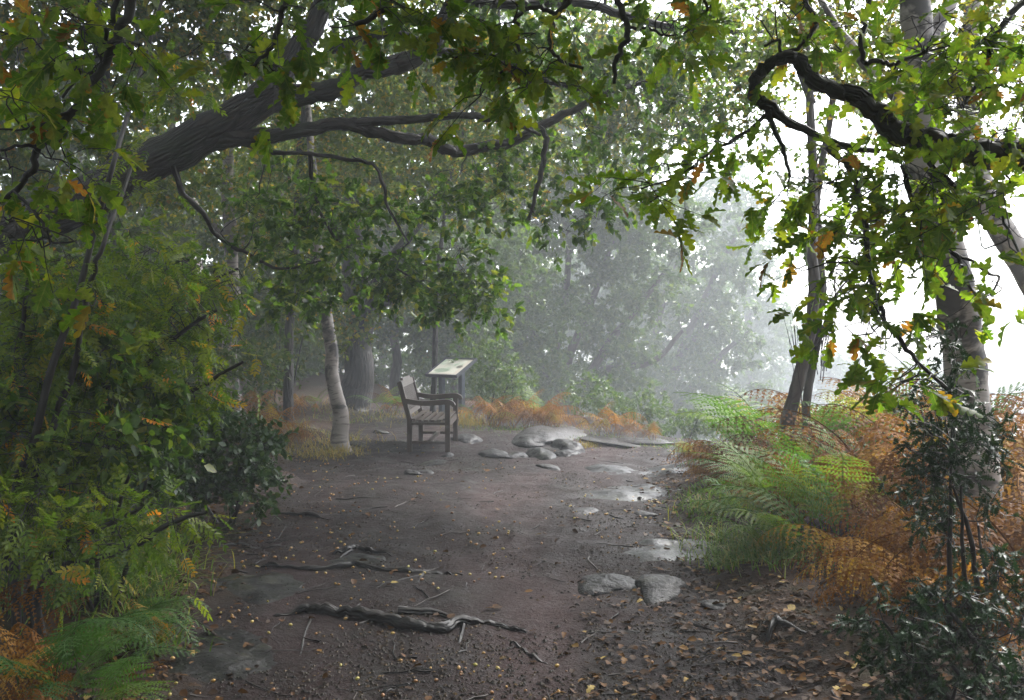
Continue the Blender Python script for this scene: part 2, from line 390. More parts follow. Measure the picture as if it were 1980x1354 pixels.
def print_mat():
    m, n = mat('printed_panel'); tc = n.nodes.new('ShaderNodeTexCoord'); g = tc.outputs['Generated']
    a = noise(n, mapping(n, g, (3.0, 3.2, 1)), 1.0, 4, .6, .4); b = noise(n, mapping(n, g, (60, 5, 1)), 1.0, 2, .6)
    sx = n.nodes.new('ShaderNodeSeparateXYZ'); n.links.new(g, sx.inputs[0])
    col = ramp(n, a, [(.36, (.4, .48, .36)), (.46, (.6, .62, .52)), (.56, (.68, .65, .57))])
    col = mixc(n, ramp(n, sx.outputs[0], [(.8, 0.0), (.84, 1.0)]), col, (.62, .56, .48))
    col = mixc(n, ramp(n, sx.outputs[1], [(.1, 1.0), (.13, 0.0)]), col, (.6, .55, .47))
    d = n.nodes.new('ShaderNodeVectorMath'); d.operation = 'DISTANCE'; n.links.new(g, d.inputs[0]); d.inputs[1].default_value = (.78, .52, .5)
    col = mixc(n, ramp(n, d.outputs['Value'], [(.07, .9), (.12, 0.0)]), col, (.1, .085, .07))
    d2 = n.nodes.new('ShaderNodeVectorMath'); d2.operation = 'DISTANCE'; n.links.new(mapping(n, g, (1, 2.2, 0)), d2.inputs[0]); d2.inputs[1].default_value = (.32, .62, 0)
    col = mixc(n, ramp(n, d2.outputs['Value'], [(.22, .75), (.3, 0.0)]), col, (.25, .34, .24))
    finish(n, pbsdf(n, col, .3, None, .5)); return m
M_PRINT = print_mat()

# ------------------------------------------------------------------ ground and path (one sheet, split along the path edge)
def build_ground():
    xs = np.concatenate([-np.geomspace(150, 8.2, 26), np.arange(-8, -6, .15), np.arange(-6, 6, .06), np.arange(6, 8.01, .15), np.geomspace(8.2, 150, 26)])
    ys = np.concatenate([-np.geomspace(60, 1.0, 14), np.arange(0, 3.4, .2), np.arange(3.4, 17, .06), np.arange(17, 19, .12), np.geomspace(19.1, 150, 70)])
    X, Y = np.meshgrid(xs, ys); Z = height(X, Y); m = path_mask(X, Y)
    nx = len(xs); i = np.arange(len(ys) - 1)[:, None]; j = np.arange(nx - 1)[None, :]
    q = np.stack([i * nx + j, i * nx + j + 1, (i + 1) * nx + j + 1, (i + 1) * nx + j], -1).reshape(-1, 4)
    V = np.stack([X, Y, Z], -1).reshape(-1, 3); lit = 1 - m.ravel()
    ison = lit[q].mean(1) < 0.5
    for nm, sel in (('ground', ~ison), ('path', ison)):
        fs = q[sel]; u, inv = np.unique(fs, return_inverse=True)
        td = trodden(V[u][:, 0], V[u][:, 1]); g = Geo().add(V[u], inv.reshape(-1, 4), np.stack([td, 0 * td], -1), np.clip(lit[u] * 1.0, 0, 1))
        o = g.obj(nm, M_GROUND); o['kind'] = 'structure'
        o['label'] = 'leaf-strewn woodland floor falling away to the misty valley' if nm == 'ground' else 'wet muddy brown path widening into a clearing'
build_ground()

# ------------------------------------------------------------------ leaf templates: (verts, faces) along +x, unit length
def lobed(nside=16, lobes=4, depth=.3, width=.3, curl=.15, fold=.2, twist=0.0, sharp=False, stalk=.06):
    t = np.linspace(0, 1, nside + 1)
    w = width * np.sin(math.pi * np.clip(t, 0, 1) ** .75 * .93 + .07) ** .8
    ph = np.cos(2 * math.pi * lobes * t + math.pi)
    ph = np.sign(ph) * np.abs(ph) ** (.5 if not sharp else 1.6)
    w = w * (1 - depth * .5 + depth * .5 * ph); w[0] = .012; w[-1] = max(w[-1] * .6, .03)
    mx = stalk + t * (1 - stalk); zc = -curl * t * t + .02 * np.sin(9 * t + twist * 9)
    mid = np.stack([mx, 0 * t, zc], -1); sh = .05 * (ph > 0)
    a = twist * (t - .3)
    L = np.stack([mx + sh, w * np.cos(a), zc + fold * w + w * np.sin(a)], -1); Rr = np.stack([mx + sh, -w * np.cos(a), zc + fold * w - w * np.sin(a)], -1)
    V = np.vstack([mid, L, Rr, [[0, 0.006, 0], [0, -0.006, 0]]]); n = nside + 1; i = np.arange(nside)
    f1 = np.stack([i, i + 1, n + i + 1, n + i], -1); f2 = np.stack([i, 2 * n + i, 2 * n + i + 1, i + 1], -1)
    return V, [np.vstack([f1[:, ::-1], f2[:, ::-1]]), np.array([[3 * n, 3 * n + 1, 0]])]
def ovate(width=.32, fold=.2, curl=.15):
    V = np.array([[0, 0, 0], [.3, width, fold * width], [.3, -width, fold * width], [.7, width * .75, fold * width - curl * .5], [.7, -width * .75, fold * width - curl * .5], [1, 0, -curl], [.5, 0, -curl * .25]], float)
    return V, [np.array([[0, 6, 3, 1], [0, 2, 4, 6]]), np.array([[6, 5, 3], [6, 4, 5]])]
def rowan_leaf(pairs=6, curl=.3, fold=.25, seed=0):
    r = rngf(seed); g = Geo()
    for k in range(pairs * 2 + 1):
        if k == pairs * 2: t, ang, ln = .93, 0, .24
        else: t = .26 + .62 * (k // 2) / (pairs - 1); s = 1 if k % 2 else -1; ang = s * (math.radians(62) - .25 * t + r.normal(0, .08)); ln = .27 * (1 - .35 * abs(t - .55)) + r.normal(0, .012)
        z = -curl * t * t; d = np.array([math.cos(ang), math.sin(ang), -curl * t - abs(math.sin(ang)) * .3 + r.normal(0, .1)]); d /= np.linalg.norm(d)
        side = np.cross([0, 0, 1], d); side /= np.linalg.norm(side); up = np.cross(d, side); w = ln * .21
        b = np.array([t, 0, z])
        V = [b, b + d * ln, b + d * ln * .35 + side * w + up * fold * w, b + d * ln * .75 + side * w * .7 + up * fold * w * .7, b + d * ln * .35 - side * w + up * fold * w, b + d * ln * .75 - side * w * .7 + up * fold * w * .7]
        g.add(V, np.array([[0, 1, 3, 2], [0, 4, 5, 1]]))
    t = np.linspace(0, .95, 5); V = np.vstack([np.stack([t, 0 * t + .007, -curl * t * t], -1), np.stack([t, 0 * t - .007, -curl * t * t], -1)])
    i = np.arange(4); g.add(V, np.stack([i, i + 5, i + 6, i + 1], -1))
    return np.concatenate(g.V), [np.vstack(g.Fc)]
T_OAK = [lobed(12, 4, .62, .30, c, f, tw) for c, f, tw in ((.1, .25, .2), (.3, .1, -.4), (.45, .3, .5), (-.1, .35, -.2), (.2, .5, .8))]
T_OAKM = [lobed(6, 3, .55, .31, c, f, tw) for c, f, tw in ((.15, .3, .2), (.35, .2, -.4), (0, .4, .4))]
T_HOLLY = [lobed(10, 5, .75, .27, c, f, tw, True) for c, f, tw in ((.2, .5, .4), (.35, .3, -.5), (.1, .7, .2))]
T_OVATE = [ovate(.32, .25, .15), ovate(.28, .4, .35), ovate(.36, .15, 0.0)]
def kite(w, f, c): return np.array([[0, 0, 0], [.45, w, f * w], [1, 0, -c], [.45, -w, f * w]], float), [np.array([[0, 2, 1], [0, 3, 2]])]
T_KITE = [kite(.34, .3, .2), kite(.3, .5, .35), kite(.38, .2, .1)]
T_ROWAN = [rowan_leaf(5, c, .3, i) for i, c in enumerate((.15, .3, .5, .05))]
_tm = {}
def tmesh(tmpl, m, nm):
    k = (id(tmpl), m.name, nm)
    if k not in _tm:
        g = Geo().add(tmpl[0], [f for f in tmpl[1]], tmpl[0][:, :2]); _tm[k] = g.mesh(nm, m)
    return _tm[k]
def screen(pos):
    d = np.maximum(pos[:, 1], .3); return 990 + pos[:, 0] / d * F, HZ - (pos[:, 2] - EYE) / d * F, pos[:, 1]
def put_leaves(parent, pos, R, sc, tmpls, m, nobj=0, seed=0, part='leaf', stuff='foliage', rbias=None):
    r = rngf(seed + 900); N = len(pos); base = np.array(parent.location); rnd = r.random(N) if rbias is None else rbias
    px, py, d = screen(pos); vis = (px > -20) & (px < 2000) & (py > -20) & (py < 1374) & (d > .5)
    score = np.where(vis, sc / np.maximum(d, .5), -1); pick = np.zeros(N, bool)
    if nobj:
        order = np.argsort(-score)[:nobj]; order = order[score[order] > 0]; pick[order] = True
        for i in order:
            o = bpy.data.objects.new(part, tmesh(tmpls[int(r.integers(len(tmpls)))], m, part)); C.objects.link(o); o.parent = parent
            M = Matrix([[*(R[i][a] * sc[i]), pos[i][a] - base[a]] for a in range(3)] + [[0, 0, 0, 1]])
            o.matrix_basis = M
    rest = ~pick
    if rest.any():
        g = Geo(); wh = r.integers(3, size=N); hi = vis & (d < 10.4) & (score >= np.sort(score)[-min(N, 2650)]); md = vis & ~hi & (d < 13)
        for sel, tl in ((hi, tmpls), (md, T_OVATE), (~hi & ~md, T_KITE)):
            for k in range(3):
                t = tl[k % len(tl)]; s = rest & sel & (wh == k); scatter(g, t[0], t[1], pos[s], R[s], sc[s], rnd[s])
        g.obj(stuff, m, parent, kind='stuff')

# ------------------------------------------------------------------ trees
def blob_points(blobs, r):
    """blobs: (px, py, depth, rx_px, ry_px, r_depth_m, count) -> clump centres"""
    out = []
    for px, py, d, rx, ry, rd, n in blobs:
        if d > 17: n = int(n * 1.5)
        v = r.normal(size=(n, 3)); v = v / np.linalg.norm(v, axis=1, keepdims=True) * (r.random((n, 1)) ** (1 / 2.4))
        c = P(px, py, d)
        out.append(c + v * np.array([rx * d / F, rd, ry * d / F]))
    return np.vstack(out) if out else np.zeros((0, 3))
def grow(nodes, nrad, clumps, r, gn, seg=4, steps=7, wob=.16, rk=.011, sag=0.0, rmin=.0028):
    """connect every clump to the nearest wood so far with a crooked branch"""
    if len(clumps) == 0: return nodes, nrad
    d0 = np.array([np.min(np.linalg.norm(nodes - c, axis=1)) for c in clumps])
    pts, rads = [], []
    for i in np.argsort(d0):
        c = clumps[i]; dd = np.linalg.norm(nodes - c, axis=1) + np.where(nrad < .004, .15, 0)
        k = int(np.argmin(dd)); a = nodes[k]; L = np.linalg.norm(c - a)
        if L < .02: continue
        t = np.linspace(0, 1, steps)[:, None]; p = a + (c - a) * t
        w = r.normal(size=(steps, 3)) * wob * L * .35; w = (w + np.roll(w, 1, 0)) * .5
        p = p + w * np.sin(math.pi * t) + np.array([0, 0, sag * L]) * np.sin(math.pi * t) + r.normal(size=3) * wob * L * np.sin(math.pi * t)
        r0 = min(nrad[k] * .75, rk * (L + .25)); r0 = max(r0, rmin)
        rr = np.linspace(r0, max(rmin * .8, r0 * .3), steps)
        pts.append(p); rads.append(rr); nodes = np.vstack([nodes, p[2:]]); nrad = np.concatenate([nrad, rr[2:]])
    tubes(gn, np.array(pts), np.array(rads), seg)
    return nodes, nrad
def sprigs(clumps, r, gn, ns, L, nl, lsize, droop=.25, axis_out=.6, up=.8, seg=3, twig=True, rt=.002, tip=False, flat=.5):
    """short leafy shoots around each clump; returns leaf pos, frames, scale"""
    if len(clumps) == 0: return np.zeros((0, 3)), np.zeros((0, 3, 3)), np.zeros(0)
    M = len(clumps) * ns; c = np.repeat(clumps, ns, 0)
    d = r.normal(size=(M, 3)) * np.array([1, 1, flat]); d = norm(d); ln = L * r.uniform(.45, 1.1, (M, 1))
    t = np.linspace(0, 1, 4)
    pts = c[:, None, :] + d[:, None, :] * ln[:, None, :] * t[None, :, None] + r.normal(size=(M, 4, 3)) * (ln[:, None, :] * .05) * t[None, :, None] + np.array([0, 0, -1]) * (droop * ln[:, None, :] * (t ** 2)[None, :, None])
    if twig: tubes(gn, pts, np.broadcast_to(np.linspace(rt, rt * .5, 4), (M, 4)), seg)
    tt = r.uniform(.25, 1, (M, nl)) if not tip else 1 - .35 * r.random((M, nl)) ** 1.5
    k = np.clip((tt * 3).astype(int), 0, 2); f = (tt * 3 - k)[..., None]
    ii = np.arange(M)[:, None]; pos = pts[ii, k] * (1 - f) + pts[ii, k + 1] * f
    ax = d[:, None, :] * axis_out + r.normal(size=(M, nl, 3)) * .6 + np.array([0, 0, -droop])
    nr = np.array([0, 0, up]) + r.normal(size=(M, nl, 3)) * .45
    sc = lsize * r.uniform(.6, 1.15, (M, nl))
    return pos.reshape(-1, 3), frames(ax.reshape(-1, 3), nr.reshape(-1, 3)), sc.ravel()
def tree(name, label, cat, base, limbs, blobs, bark, leafm, tm, lsize, ns=4, L=.35, nl=7, nobj=0, seed=0, extra=None, wob=.16, rk=.011, twigs=True,
         rough=.06, droop=.25, tip=False, group=None, leafpart='leaf', twigmat=None, up=.8, clumps=None, sag=0.0, flat=.5, seg=10, rt=.002, over=None):
    """limbs: list of (points, radii, name); the first is the trunk"""
    r = rngf(seed); e = empty(name, base, label, cat, group)
    nodes, nrad = [], []
    for i, (pts, rad, nm) in enumerate(limbs):
        p = spline(pts, 6); rr = np.interp(np.linspace(0, 1, len(p)), np.linspace(0, 1, len(rad)), rad)
        if i == 0 and rough > .02: p = p + np.stack([fbm(p[:, 2] * 1.5 + seed, 0, 0, 2, s) for s in (1, 2, 3)], -1) * np.array([1, 1, 0]) * rr[:, None] * .35
        if i > 0: p = p + np.stack([fbm(np.arange(len(p)) * .55 + 31 * i, seed, 0, 3, q) for q in (4, 5, 6)], -1) * np.clip(rr * .35 + .005, 0, .013)[:, None] * np.sin(np.linspace(0, math.pi, len(p)))[:, None] ** .5
        g = Geo(); tubes(g, p, rr, seg if rr.max() > .03 else 6, rough, 1.3 / max(rr.mean(), .02), seed); g.obj(nm, bark, e)
        keep = slice(len(p) // 4 if i == 0 else 1, None)
        nodes.append(p[keep]); nrad.append(rr[keep])
    nodes = np.vstack(nodes); nrad = np.concatenate(nrad)
    gt = Geo(); cl = blob_points(blobs, r) if clumps is None else clumps
    if clumps is not None and blobs: cl = np.vstack([cl, blob_points(blobs, r)])
    grow(nodes, nrad, cl, r, gt, 4 if twigs else 3, 7 if twigs else 5, wob=wob, rk=rk, sag=sag)
    pos, R, sc = sprigs(cl, r, gt, ns, L, nl, lsize, droop, .6, up, 3, twigs, rt, tip, flat)
    if over is not None:                       # unseen crown above the picture, made dense to shade what is below; no fine shoots
        grow(nodes, nrad, over[::3], r, gt, wob=wob, rk=rk)
        p2, R2, s2 = sprigs(over, r, gt, 6, .5, 16, .16, droop, .6, up, 3, False, rt, False, .5)
        pos, R, sc = np.vstack([pos, p2]), np.concatenate([R, R2]), np.concatenate([sc, s2])
    if gt.n: gt.obj('twigs', twigmat or bark, e, kind='stuff')
    put_leaves(e, pos, R, sc, tm, leafm, nobj, seed, leafpart)
    return e
def PL(d, *pp):
    """polyline of pixels; d a depth or (depth0, depth1)"""
    n = len(pp); ds = np.linspace(d[0], d[1], n) if isinstance(d, tuple) else [d] * n
    return np.array([P(x, y, q) for (x, y), q in zip(pp, ds)])
def rooted(p, extra=.15):
    """add flared root points under a trunk polyline so it stands in the soil"""
    b = np.array(p[0], float); z = hz(b[0], b[1]); return np.vstack([[b[0], b[1], z - extra], p])

# ------------------------------------------------------------------ leaning oak across the upper left
def leaning_oak():
    base = np.array([-5.9, 7.5, hz(-5.9, 7.5)])
    tr = np.vstack([[base + [-.15, 0, -.2], base + [.05, 0, .35]], PL((7.6, 8.4), (-330, 640), (-160, 545), (0, 462), (140, 398), (290, 318), (410, 246), (520, 178))])
    B = 'branch'
    limbs = [(tr, [.36, .27, .22, .19, .172, .162, .155, .14], 'trunk'),
        (PL((8.4, 8.9), (490, 200), (545, 140), (585, 85), (620, 20), (650, -70), (690, -190)), [.12, .1, .085, .08, .07], B),
        (PL((8.4, 8.9), (480, 212), (550, 190), (610, 180), (660, 168), (700, 140), (745, 128), (790, 118), (835, 78), (870, 20), (905, -80)), [.12, .088, .08, .086, .08, .07], B),
        (PL((8.25, 8.5), (395, 272), (460, 266), (540, 261), (600, 250), (650, 240), (690, 238)), [.1, .062, .055, .05], B),
        (PL((8.5, 8.9), (680, 239), (740, 234), (800, 230), (860, 226), (910, 224), (960, 232), (1010, 245), (1045, 262)), [.042, .034, .028, .014], B),
        (PL((8.5, 9.6), (672, 240), (730, 258), (790, 270), (830, 272), (872, 291), (925, 287), (990, 274), (1040, 246), (1095, 219), (1150, 192), (1205, 170), (1262, 154)), [.05, .052, .05, .046, .04, .03, .02], B),
        (PL((9.0, 9.1), (1043, 246), (1056, 262), (1052, 295), (1044, 345), (1031, 392), (1022, 426)), [.024, .026, .022, .014], B),
        (PL((8.3, 8.5), (440, 268), (490, 284), (540, 298), (590, 294), (660, 306), (720, 316), (741, 356), (750, 398), (772, 440), (790, 470)), [.022, .018, .015, .008], B),
        (PL((8.7, 9.3), (640, 95), (690, 78), (760, 66), (850, 98), (930, 106), (985, 122), (1040, 150), (1090, 165), (1180, 185)), [.05, .042, .036, .02], B),
        (PL((8.9, 9.8), (880, -10), (960, 10), (1060, 5), (1150, 12), (1260, 45), (1370, 58), (1490, 62)), [.05, .045, .035, .018], B),
        (PL((8.1, 8.9), (335, 320), (352, 370), (395, 415), (425, 462), (480, 490), (540, 520), (620, 505)), [.03, .022, .016, .008], B),
        (PL((8.4, 9.6), (600, 300), (605, 360), (625, 420), (660, 470), (730, 500), (800, 540), (860, 575)), [.02, .016, .012, .007], B)]
    blobs = [(560, 400, 8.9, 100, 80, .7, 18), (680, 400, 9.0, 130, 80, .8, 26), (710, 515, 9.3, 150, 75, .9, 32), (830, 530, 9.6, 120, 75, .8, 28), (890, 590, 9.8, 90, 40, .5, 12),
             (940, 550, 9.8, 45, 40, .4, 10), (560, 570, 9.4, 60, 50, .5, 10), (900, 380, 9.3, 90, 70, .6, 20), (1000, 300, 9.4, 90, 70, .6, 12), (1180, 300, 9.8, 120, 80, .7, 20), (1230, 130, 9.8, 160, 80, .7, 30),
             (1000, 60, 9.3, 160, 70, .8, 24), (560, 500, 9.0, 60, 70, .5, 14), (1380, 120, 10, 120, 90, .8, 24), (1350, 230, 10.2, 90, 60, .6, 14), (1080, 400, 9.6, 100, 60, .5, 12), (760, 20, 8.9, 200, 70, .8, 20)]
    ro = rngf(33); n = 420; y = ro.uniform(4.5, 13, n); x = ro.uniform(-6.5, 2.2, n) + .0 * y; ov = np.stack([x, y, EYE + .328 * y + .85 + ro.uniform(0, 2.2, n)], -1)  # leaf clumps added above the frame to shade the path
    tree('oak_tree', 'leaning oak whose thick dark trunk slants up from the left edge over the path', 'tree', base, limbs, blobs, M_OAKB, M_OAKM, T_OAKM, .1, 4, .3, 7, 300, 3, rough=.17, seg=22, tip=True, twigmat=M_TWIG, wob=.2, rk=.011, droop=.3, over=ov)
leaning_oak()

# ------------------------------------------------------------------ oaks hanging over the foreground
def right_oak():
    base = np.array([4.3, 3.3, hz(4.3, 3.3)]); B = 'branch'
    tr = [base + [0, 0, -.2], base + [.02, 0, .5], base + [-.05, .1, 1.3], base + [.0, .25, 2.0], base + [.15, .3, 3.2], base + [.1, .2, 4.6]]
    lim = np.vstack([[base + [-.03, .2, 1.75]], PL((3.8, 4.0), (2400, 372), (2200, 335), (2050, 305), (1930, 298), (1850, 288), (1790, 272), (1745, 262), (1705, 222), (1660, 192), (1610, 172), (1572, 150), (1552, 122), (1528, 112), (1490, 122), (1466, 152), (1461, 190), (1490, 210), (1530, 238), (1580, 265), (1640, 284), (1700, 292))])
    limbs = [(tr, [.3, .24, .21, .19, .16, .12], 'trunk'),
        (lim, [.12, .09, .075, .065, .057, .051, .047, .042, .038, .034, .031, .028, .027, .025, .023, .022, .021, .019, .017, .014, .01], B),
        (PL((4.0, 3.9), (1700, -60), (1680, 0), (1672, 60), (1668, 118), (1700, 118), (1725, 126), (1750, 116), (1790, 100)), [.013, .011, .01, .008, .006], B),
        (PL((4.0, 4.0), (1545, -50), (1558, 5), (1578, 36), (1570, 62), (1540, 92), (1510, 102), (1506, 76), (1478, 90)), [.011, .009, .008, .005], B),
        (PL((3.95, 3.9), (1483, 214), (1500, 260), (1518, 310), (1527, 342)), [.011, .009, .006], B),
        (PL((3.95, 3.7), (1487, 216), (1450, 250), (1400, 280), (1360, 302), (1335, 330), (1300, 345), (1240, 365)), [.008, .006, .005, .003], B),
        (PL((3.9, 3.6), (1600, 285), (1645, 330), (1662, 400), (1680, 480), (1684, 545), (1710, 610), (1740, 660), (1775, 700), (1830, 750)), [.013, .012, .01, .009, .007], B),
        (PL((3.9, 3.7), (1790, 300), (1830, 345), (1890, 380), (1925, 385), (1955, 350)), [.014, .011, .008, .006], B),
        (PL((3.8, 3.5), (1920, 385), (1945, 430), (1985, 520)), [.008, .006, .004], B),
        (PL((3.9, 3.8), (2050, -60), (1960, 25), (1915, 80), (1903, 140), (1860, 205)), [.016, .013, .01, .008], B),
        (PL((3.85, 3.6), (1800, 450), (1850, 490), (1900, 520), (1930, 540), (1915, 570)), [.008, .006, .005, .004], B),
        (PL((3.9, 3.7), (1745, 320), (1760, 380), (1790, 430), (1850, 500), (1880, 560), (1905, 600)), [.012, .01, .008, .005], B),
        (PL((3.9, 3.85), (1320, -60), (1365, 10), (1350, 40), (1322, 66)), [.008, .006, .004], B)]
    blobs = [(1640, 50, 4.2, 70, 50, .2, 6), (1790, 60, 3.9, 90, 80, .3, 12), (1920, 90, 3.7, 80, 100, .35, 13), (1730, 150, 4.2, 50, 40, .15, 4), (1820, 180, 3.8, 90, 60, .3, 11), (1930, 220, 3.7, 70, 60, .3, 9),
             (1590, 330, 3.9, 60, 50, .3, 7), (1700, 330, 3.8, 80, 60, .3, 11), (1800, 380, 3.7, 90, 60, .3, 12), (1920, 400, 3.6, 70, 60, .3, 6), (1620, 430, 3.85, 60, 60, .3, 9), (1720, 450, 3.75, 70, 60, .3, 10),
             (1830, 480, 3.6, 60, 40, .25, 5), (1590, 520, 3.8, 35, 40, .2, 5), (1670, 560, 3.7, 40, 50, .2, 6), (1660, 640, 3.65, 35, 35, .2, 5), (1890, 570, 3.6, 30, 40, .15, 3), (1330, 325, 3.7, 35, 25, .15, 4), (1420, 270, 3.8, 45, 25, .2, 4),
             (1240, 372, 3.65, 35, 20, .12, 4), (1370, 30, 3.9, 70, 30, .25, 6), (1520, 15, 3.95, 60, 20, .2, 4), (1510, 385, 3.9, 25, 20, .12, 2), (1770, 740, 3.5, 50, 25, .15, 4)]
    over = blob_points([(1700, -420, 4.2, 900, 260, 1.8, 110), (1500, -420, 2.6, 1200, 200, 1.6, 90)], rngf(77)); 
    r = rngf(78); ov2 = np.stack([r.uniform(-1, 5.0, 200), r.uniform(-5, 2.4, 200), r.uniform(3.5, 5.8, 200)], -1)  # leaves added overhead and behind the viewer to block sky light
    tree('oak_tree', 'oak whose black curling bough and lobed leaves hang into the upper right corner', 'tree', base, limbs, blobs, M_OAKB, M_OAKN, T_OAK, .1, 2, .26, 4, 300, 21,
         twigmat=M_TWIG, rough=.24, seg=18, tip=True, wob=.2, rk=.008, droop=.35, over=np.vstack([over[over[:, 2] > 3.75 + .33 * np.maximum(over[:, 1] - 4, 0)], ov2]), rt=.0022)
right_oak()
def left_oak():
    base = np.array([-3.6, 1.6, hz(-3.6, 1.6)]); B = 'branch'
    tr = [base + [0, 0, -.2], base + [.03, 0, .6], base + [.1, .1, 1.6], base + [.2, .2, 2.7], base + [.5, .5, 3.9]]
    A = np.array([-3.25, 1.9, 3.3])
    limbs = [(tr, [.26, .21, .18, .15, .1], 'trunk'),
        (np.vstack([[A], [[-2.6, 2.4, 3.6], [-1.9, 2.8, 3.55]], PL((3.1, 3.0), (400, -330), (330, -180), (262, -20), (240, 50), (205, 118), (150, 200), (105, 255), (76, 280), (62, 325), (20, 375), (-60, 415))]), [.06, .045, .035, .028, .02, .015, .013, .0125, .012, .011, .01, .008], B),
        (PL((3.1, 3.05), (262, -150), (228, 0), (205, 60), (195, 110), (188, 140), (150, 152), (120, 190)), [.01, .008, .006, .004], B),
        (np.vstack([[[-1.9, 2.8, 3.55], [-1.2, 3.0, 3.3]], PL(3.15, (610, -250), (570, -60), (552, 10), (535, 62), (515, 105), (480, 138), (448, 160))]), [.03, .022, .014, .01, .008, .006, .004], B),
        (np.vstack([[[-1.2, 3.0, 3.3], [-.7, 3.1, 3.25]], PL(3.2, (860, -260), (790, -90), (748, 0), (722, 30), (686, 48))]), [.022, .018, .013, .012, .011, .008], B),
        (np.vstack([[[-.7, 3.1, 3.25], [-.1, 3.2, 3.2]], PL(3.3, (1110, -200), (1110, -20), (1075, 22), (1035, 16), (998, 32), (1002, 60), (1002, 110), (998, 130))]), [.016, .014, .009, .008, .007, .006, .004], B),
        (PL(3.3, (1110, -60), (1085, 20), (1072, 36), (1066, 70), (1066, 100), (1090, 122), (1128, 133)), [.009, .008, .007, .005], B),
        (np.vstack([[[-.1, 3.2, 3.2]], PL(3.3, (1190, -200), (1196, -10), (1204, 30), (1216, 60), (1200, 95), (1188, 130), (1188, 162))]), [.014, .012, .011, .01, .008, .006], B),
        (PL(3.3, (1212, 56), (1240, 54), (1262, 60), (1285, 70), (1310, 68)), [.006, .005, .003], B),
        (PL((3.0, 2.9), (76, 282), (40, 280), (0, 290), (-40, 300)), [.006, .005, .004], B),
        (PL((3.0, 2.9), (25, 372), (60, 400), (85, 440), (100, 470)), [.006, .005, .004], B),
        (PL((3.0, 3.0), (140, 215), (100, 235), (55, 250), (0, 250)), [.006, .005, .003], B)]
    blobs = [(130, 20, 3.05, 60, 30, .2, 6), (200, 50, 3.05, 50, 35, .2, 5), (280, 85, 3.1, 50, 25, .15, 3), (180, 120, 3.05, 50, 30, .2, 4), (60, 200, 3.0, 60, 40, .2, 5), (110, 310, 3.0, 40, 30, .2, 3), (40, 330, 2.95, 40, 40, .2, 3),
             (40, 440, 2.9, 50, 40, .2, 4), (110, 430, 2.95, 40, 35, .2, 3), (430, 70, 3.15, 60, 25, .15, 3), (520, 45, 3.15, 40, 30, .12, 3), (540, 115, 3.15, 20, 20, .1, 2), (640, 20, 3.2, 60, 30, .2, 4), (740, 40, 3.2, 50, 30, .2, 3), (830, 30, 3.25, 50, 30, .2, 4),
             (900, 25, 3.25, 60, 25, .2, 4), (960, 100, 3.3, 45, 35, .15, 4), (1020, 125, 3.3, 50, 40, .15, 5), (1015, 175, 3.3, 30, 20, .12, 2), (920, 190, 3.3, 20, 15, .08, 2), (1050, 90, 3.3, 40, 30, .12, 3), (1130, 30, 3.3, 40, 20, .12, 2), (1290, 40, 3.3, 40, 30, .12, 3), (10, 90, 3.0, 40, 60, .15, 3)]
    over = blob_points([(600, -420, 3.8, 1100, 260, 1.8, 120), (300, -450, 2.3, 1200, 180, 1.6, 70)], rngf(79))
    r = rngf(80); ov2 = np.stack([r.uniform(-6, 1, 200), r.uniform(-5, 2.4, 200), r.uniform(3.5, 5.8, 200)], -1)  # unseen leaf mass over the viewer, added to darken the near ground
    tree('oak_tree', 'oak whose leafy twigs dangle from the top left and top centre in front of everything', 'tree', base, limbs, blobs, M_TWIG, M_OAKN, T_OAK, .1, 2, .2, 4, 300, 31,
         rough=.08, seg=12, tip=True, wob=.2, rk=.006, droop=.45, over=np.vstack([over[over[:, 2] > 3.75 + .33 * np.maximum(over[:, 1] - 4, 0)], ov2]), rt=.002)
left_oak()

# ------------------------------------------------------------------ birches and slim trunks that stand out
def birch_right():
    b = G(1893, 1085); d = b[1]
    tr = np.vstack([[b + [0, 0, -.15]], PL((d, d), (1893, 1010), (1890, 900), (1884, 780), (1878, 680), (1862, 600), (1845, 530), (1815, 430), (1795, 330), (1785, 200), (1780, 80), (1778, -60), (1785, -260), (1800, -480))])
    limbs = [(tr, [.19, .15, .135, .13, .125, .125, .12, .11, .1, .098, .095, .09, .08, .05], 'trunk'),
             (PL((d, d + .6), (1850, 560), (1790, 440), (1760, 330), (1770, 230)), [.05, .045, .035, .02], 'branch'),
             (PL((d, d + .5), (1782, 120), (1830, 20), (1900, -80), (1980, -180)), [.05, .035, .02], 'branch'),
             (PL((d, d + .7), (1790, 250), (1700, 150), (1620, 60), (1560, -50)), [.05, .035, .025, .012], 'branch')]
    blobs = [(1850, -100, 7, 250, 150, 1.2, 60), (1600, 60, 7.4, 140, 110, .8, 34), (1900, 110, 7.2, 120, 130, .8, 44), (1720, 110, 7.3, 140, 130, .7, 40), (1900, 330, 7.2, 90, 60, .6, 6)]
    tree('birch_tree', 'stout birch with black-patched white trunk rising behind the holly on the right', 'tree', b, limbs, blobs, M_BIRCH, M_BIRCHL, T_OVATE, .05, 4, .3, 8, 300, 41, rough=.07, seg=18, twigmat=M_TWIG, droop=.5)
birch_right()
def birch_right2():
    b = np.array([5.3, 8.6, hz(5.3, 8.6)])
    tr = np.vstack([[b + [0, 0, -.15]], PL(8.6, (2120, 820), (2060, 660), (2000, 540), (1950, 450), (1905, 370), (1880, 280), (1870, 150), (1880, -50))])
    tree('birch_tree', 'thinner pale birch trunk leaning in at the far right edge against white sky', 'tree', b, [(tr, [.16, .14, .12, .1, .09, .06], 'trunk')], [(1900, 60, 8.8, 180, 160, 1, 34), (1950, 250, 8.8, 60, 80, .6, 8)], M_BIRCH, M_BIRCHL, T_OVATE, .05, 4, .3, 7, 200, 43, seg=14, twigmat=M_TWIG, droop=.5)
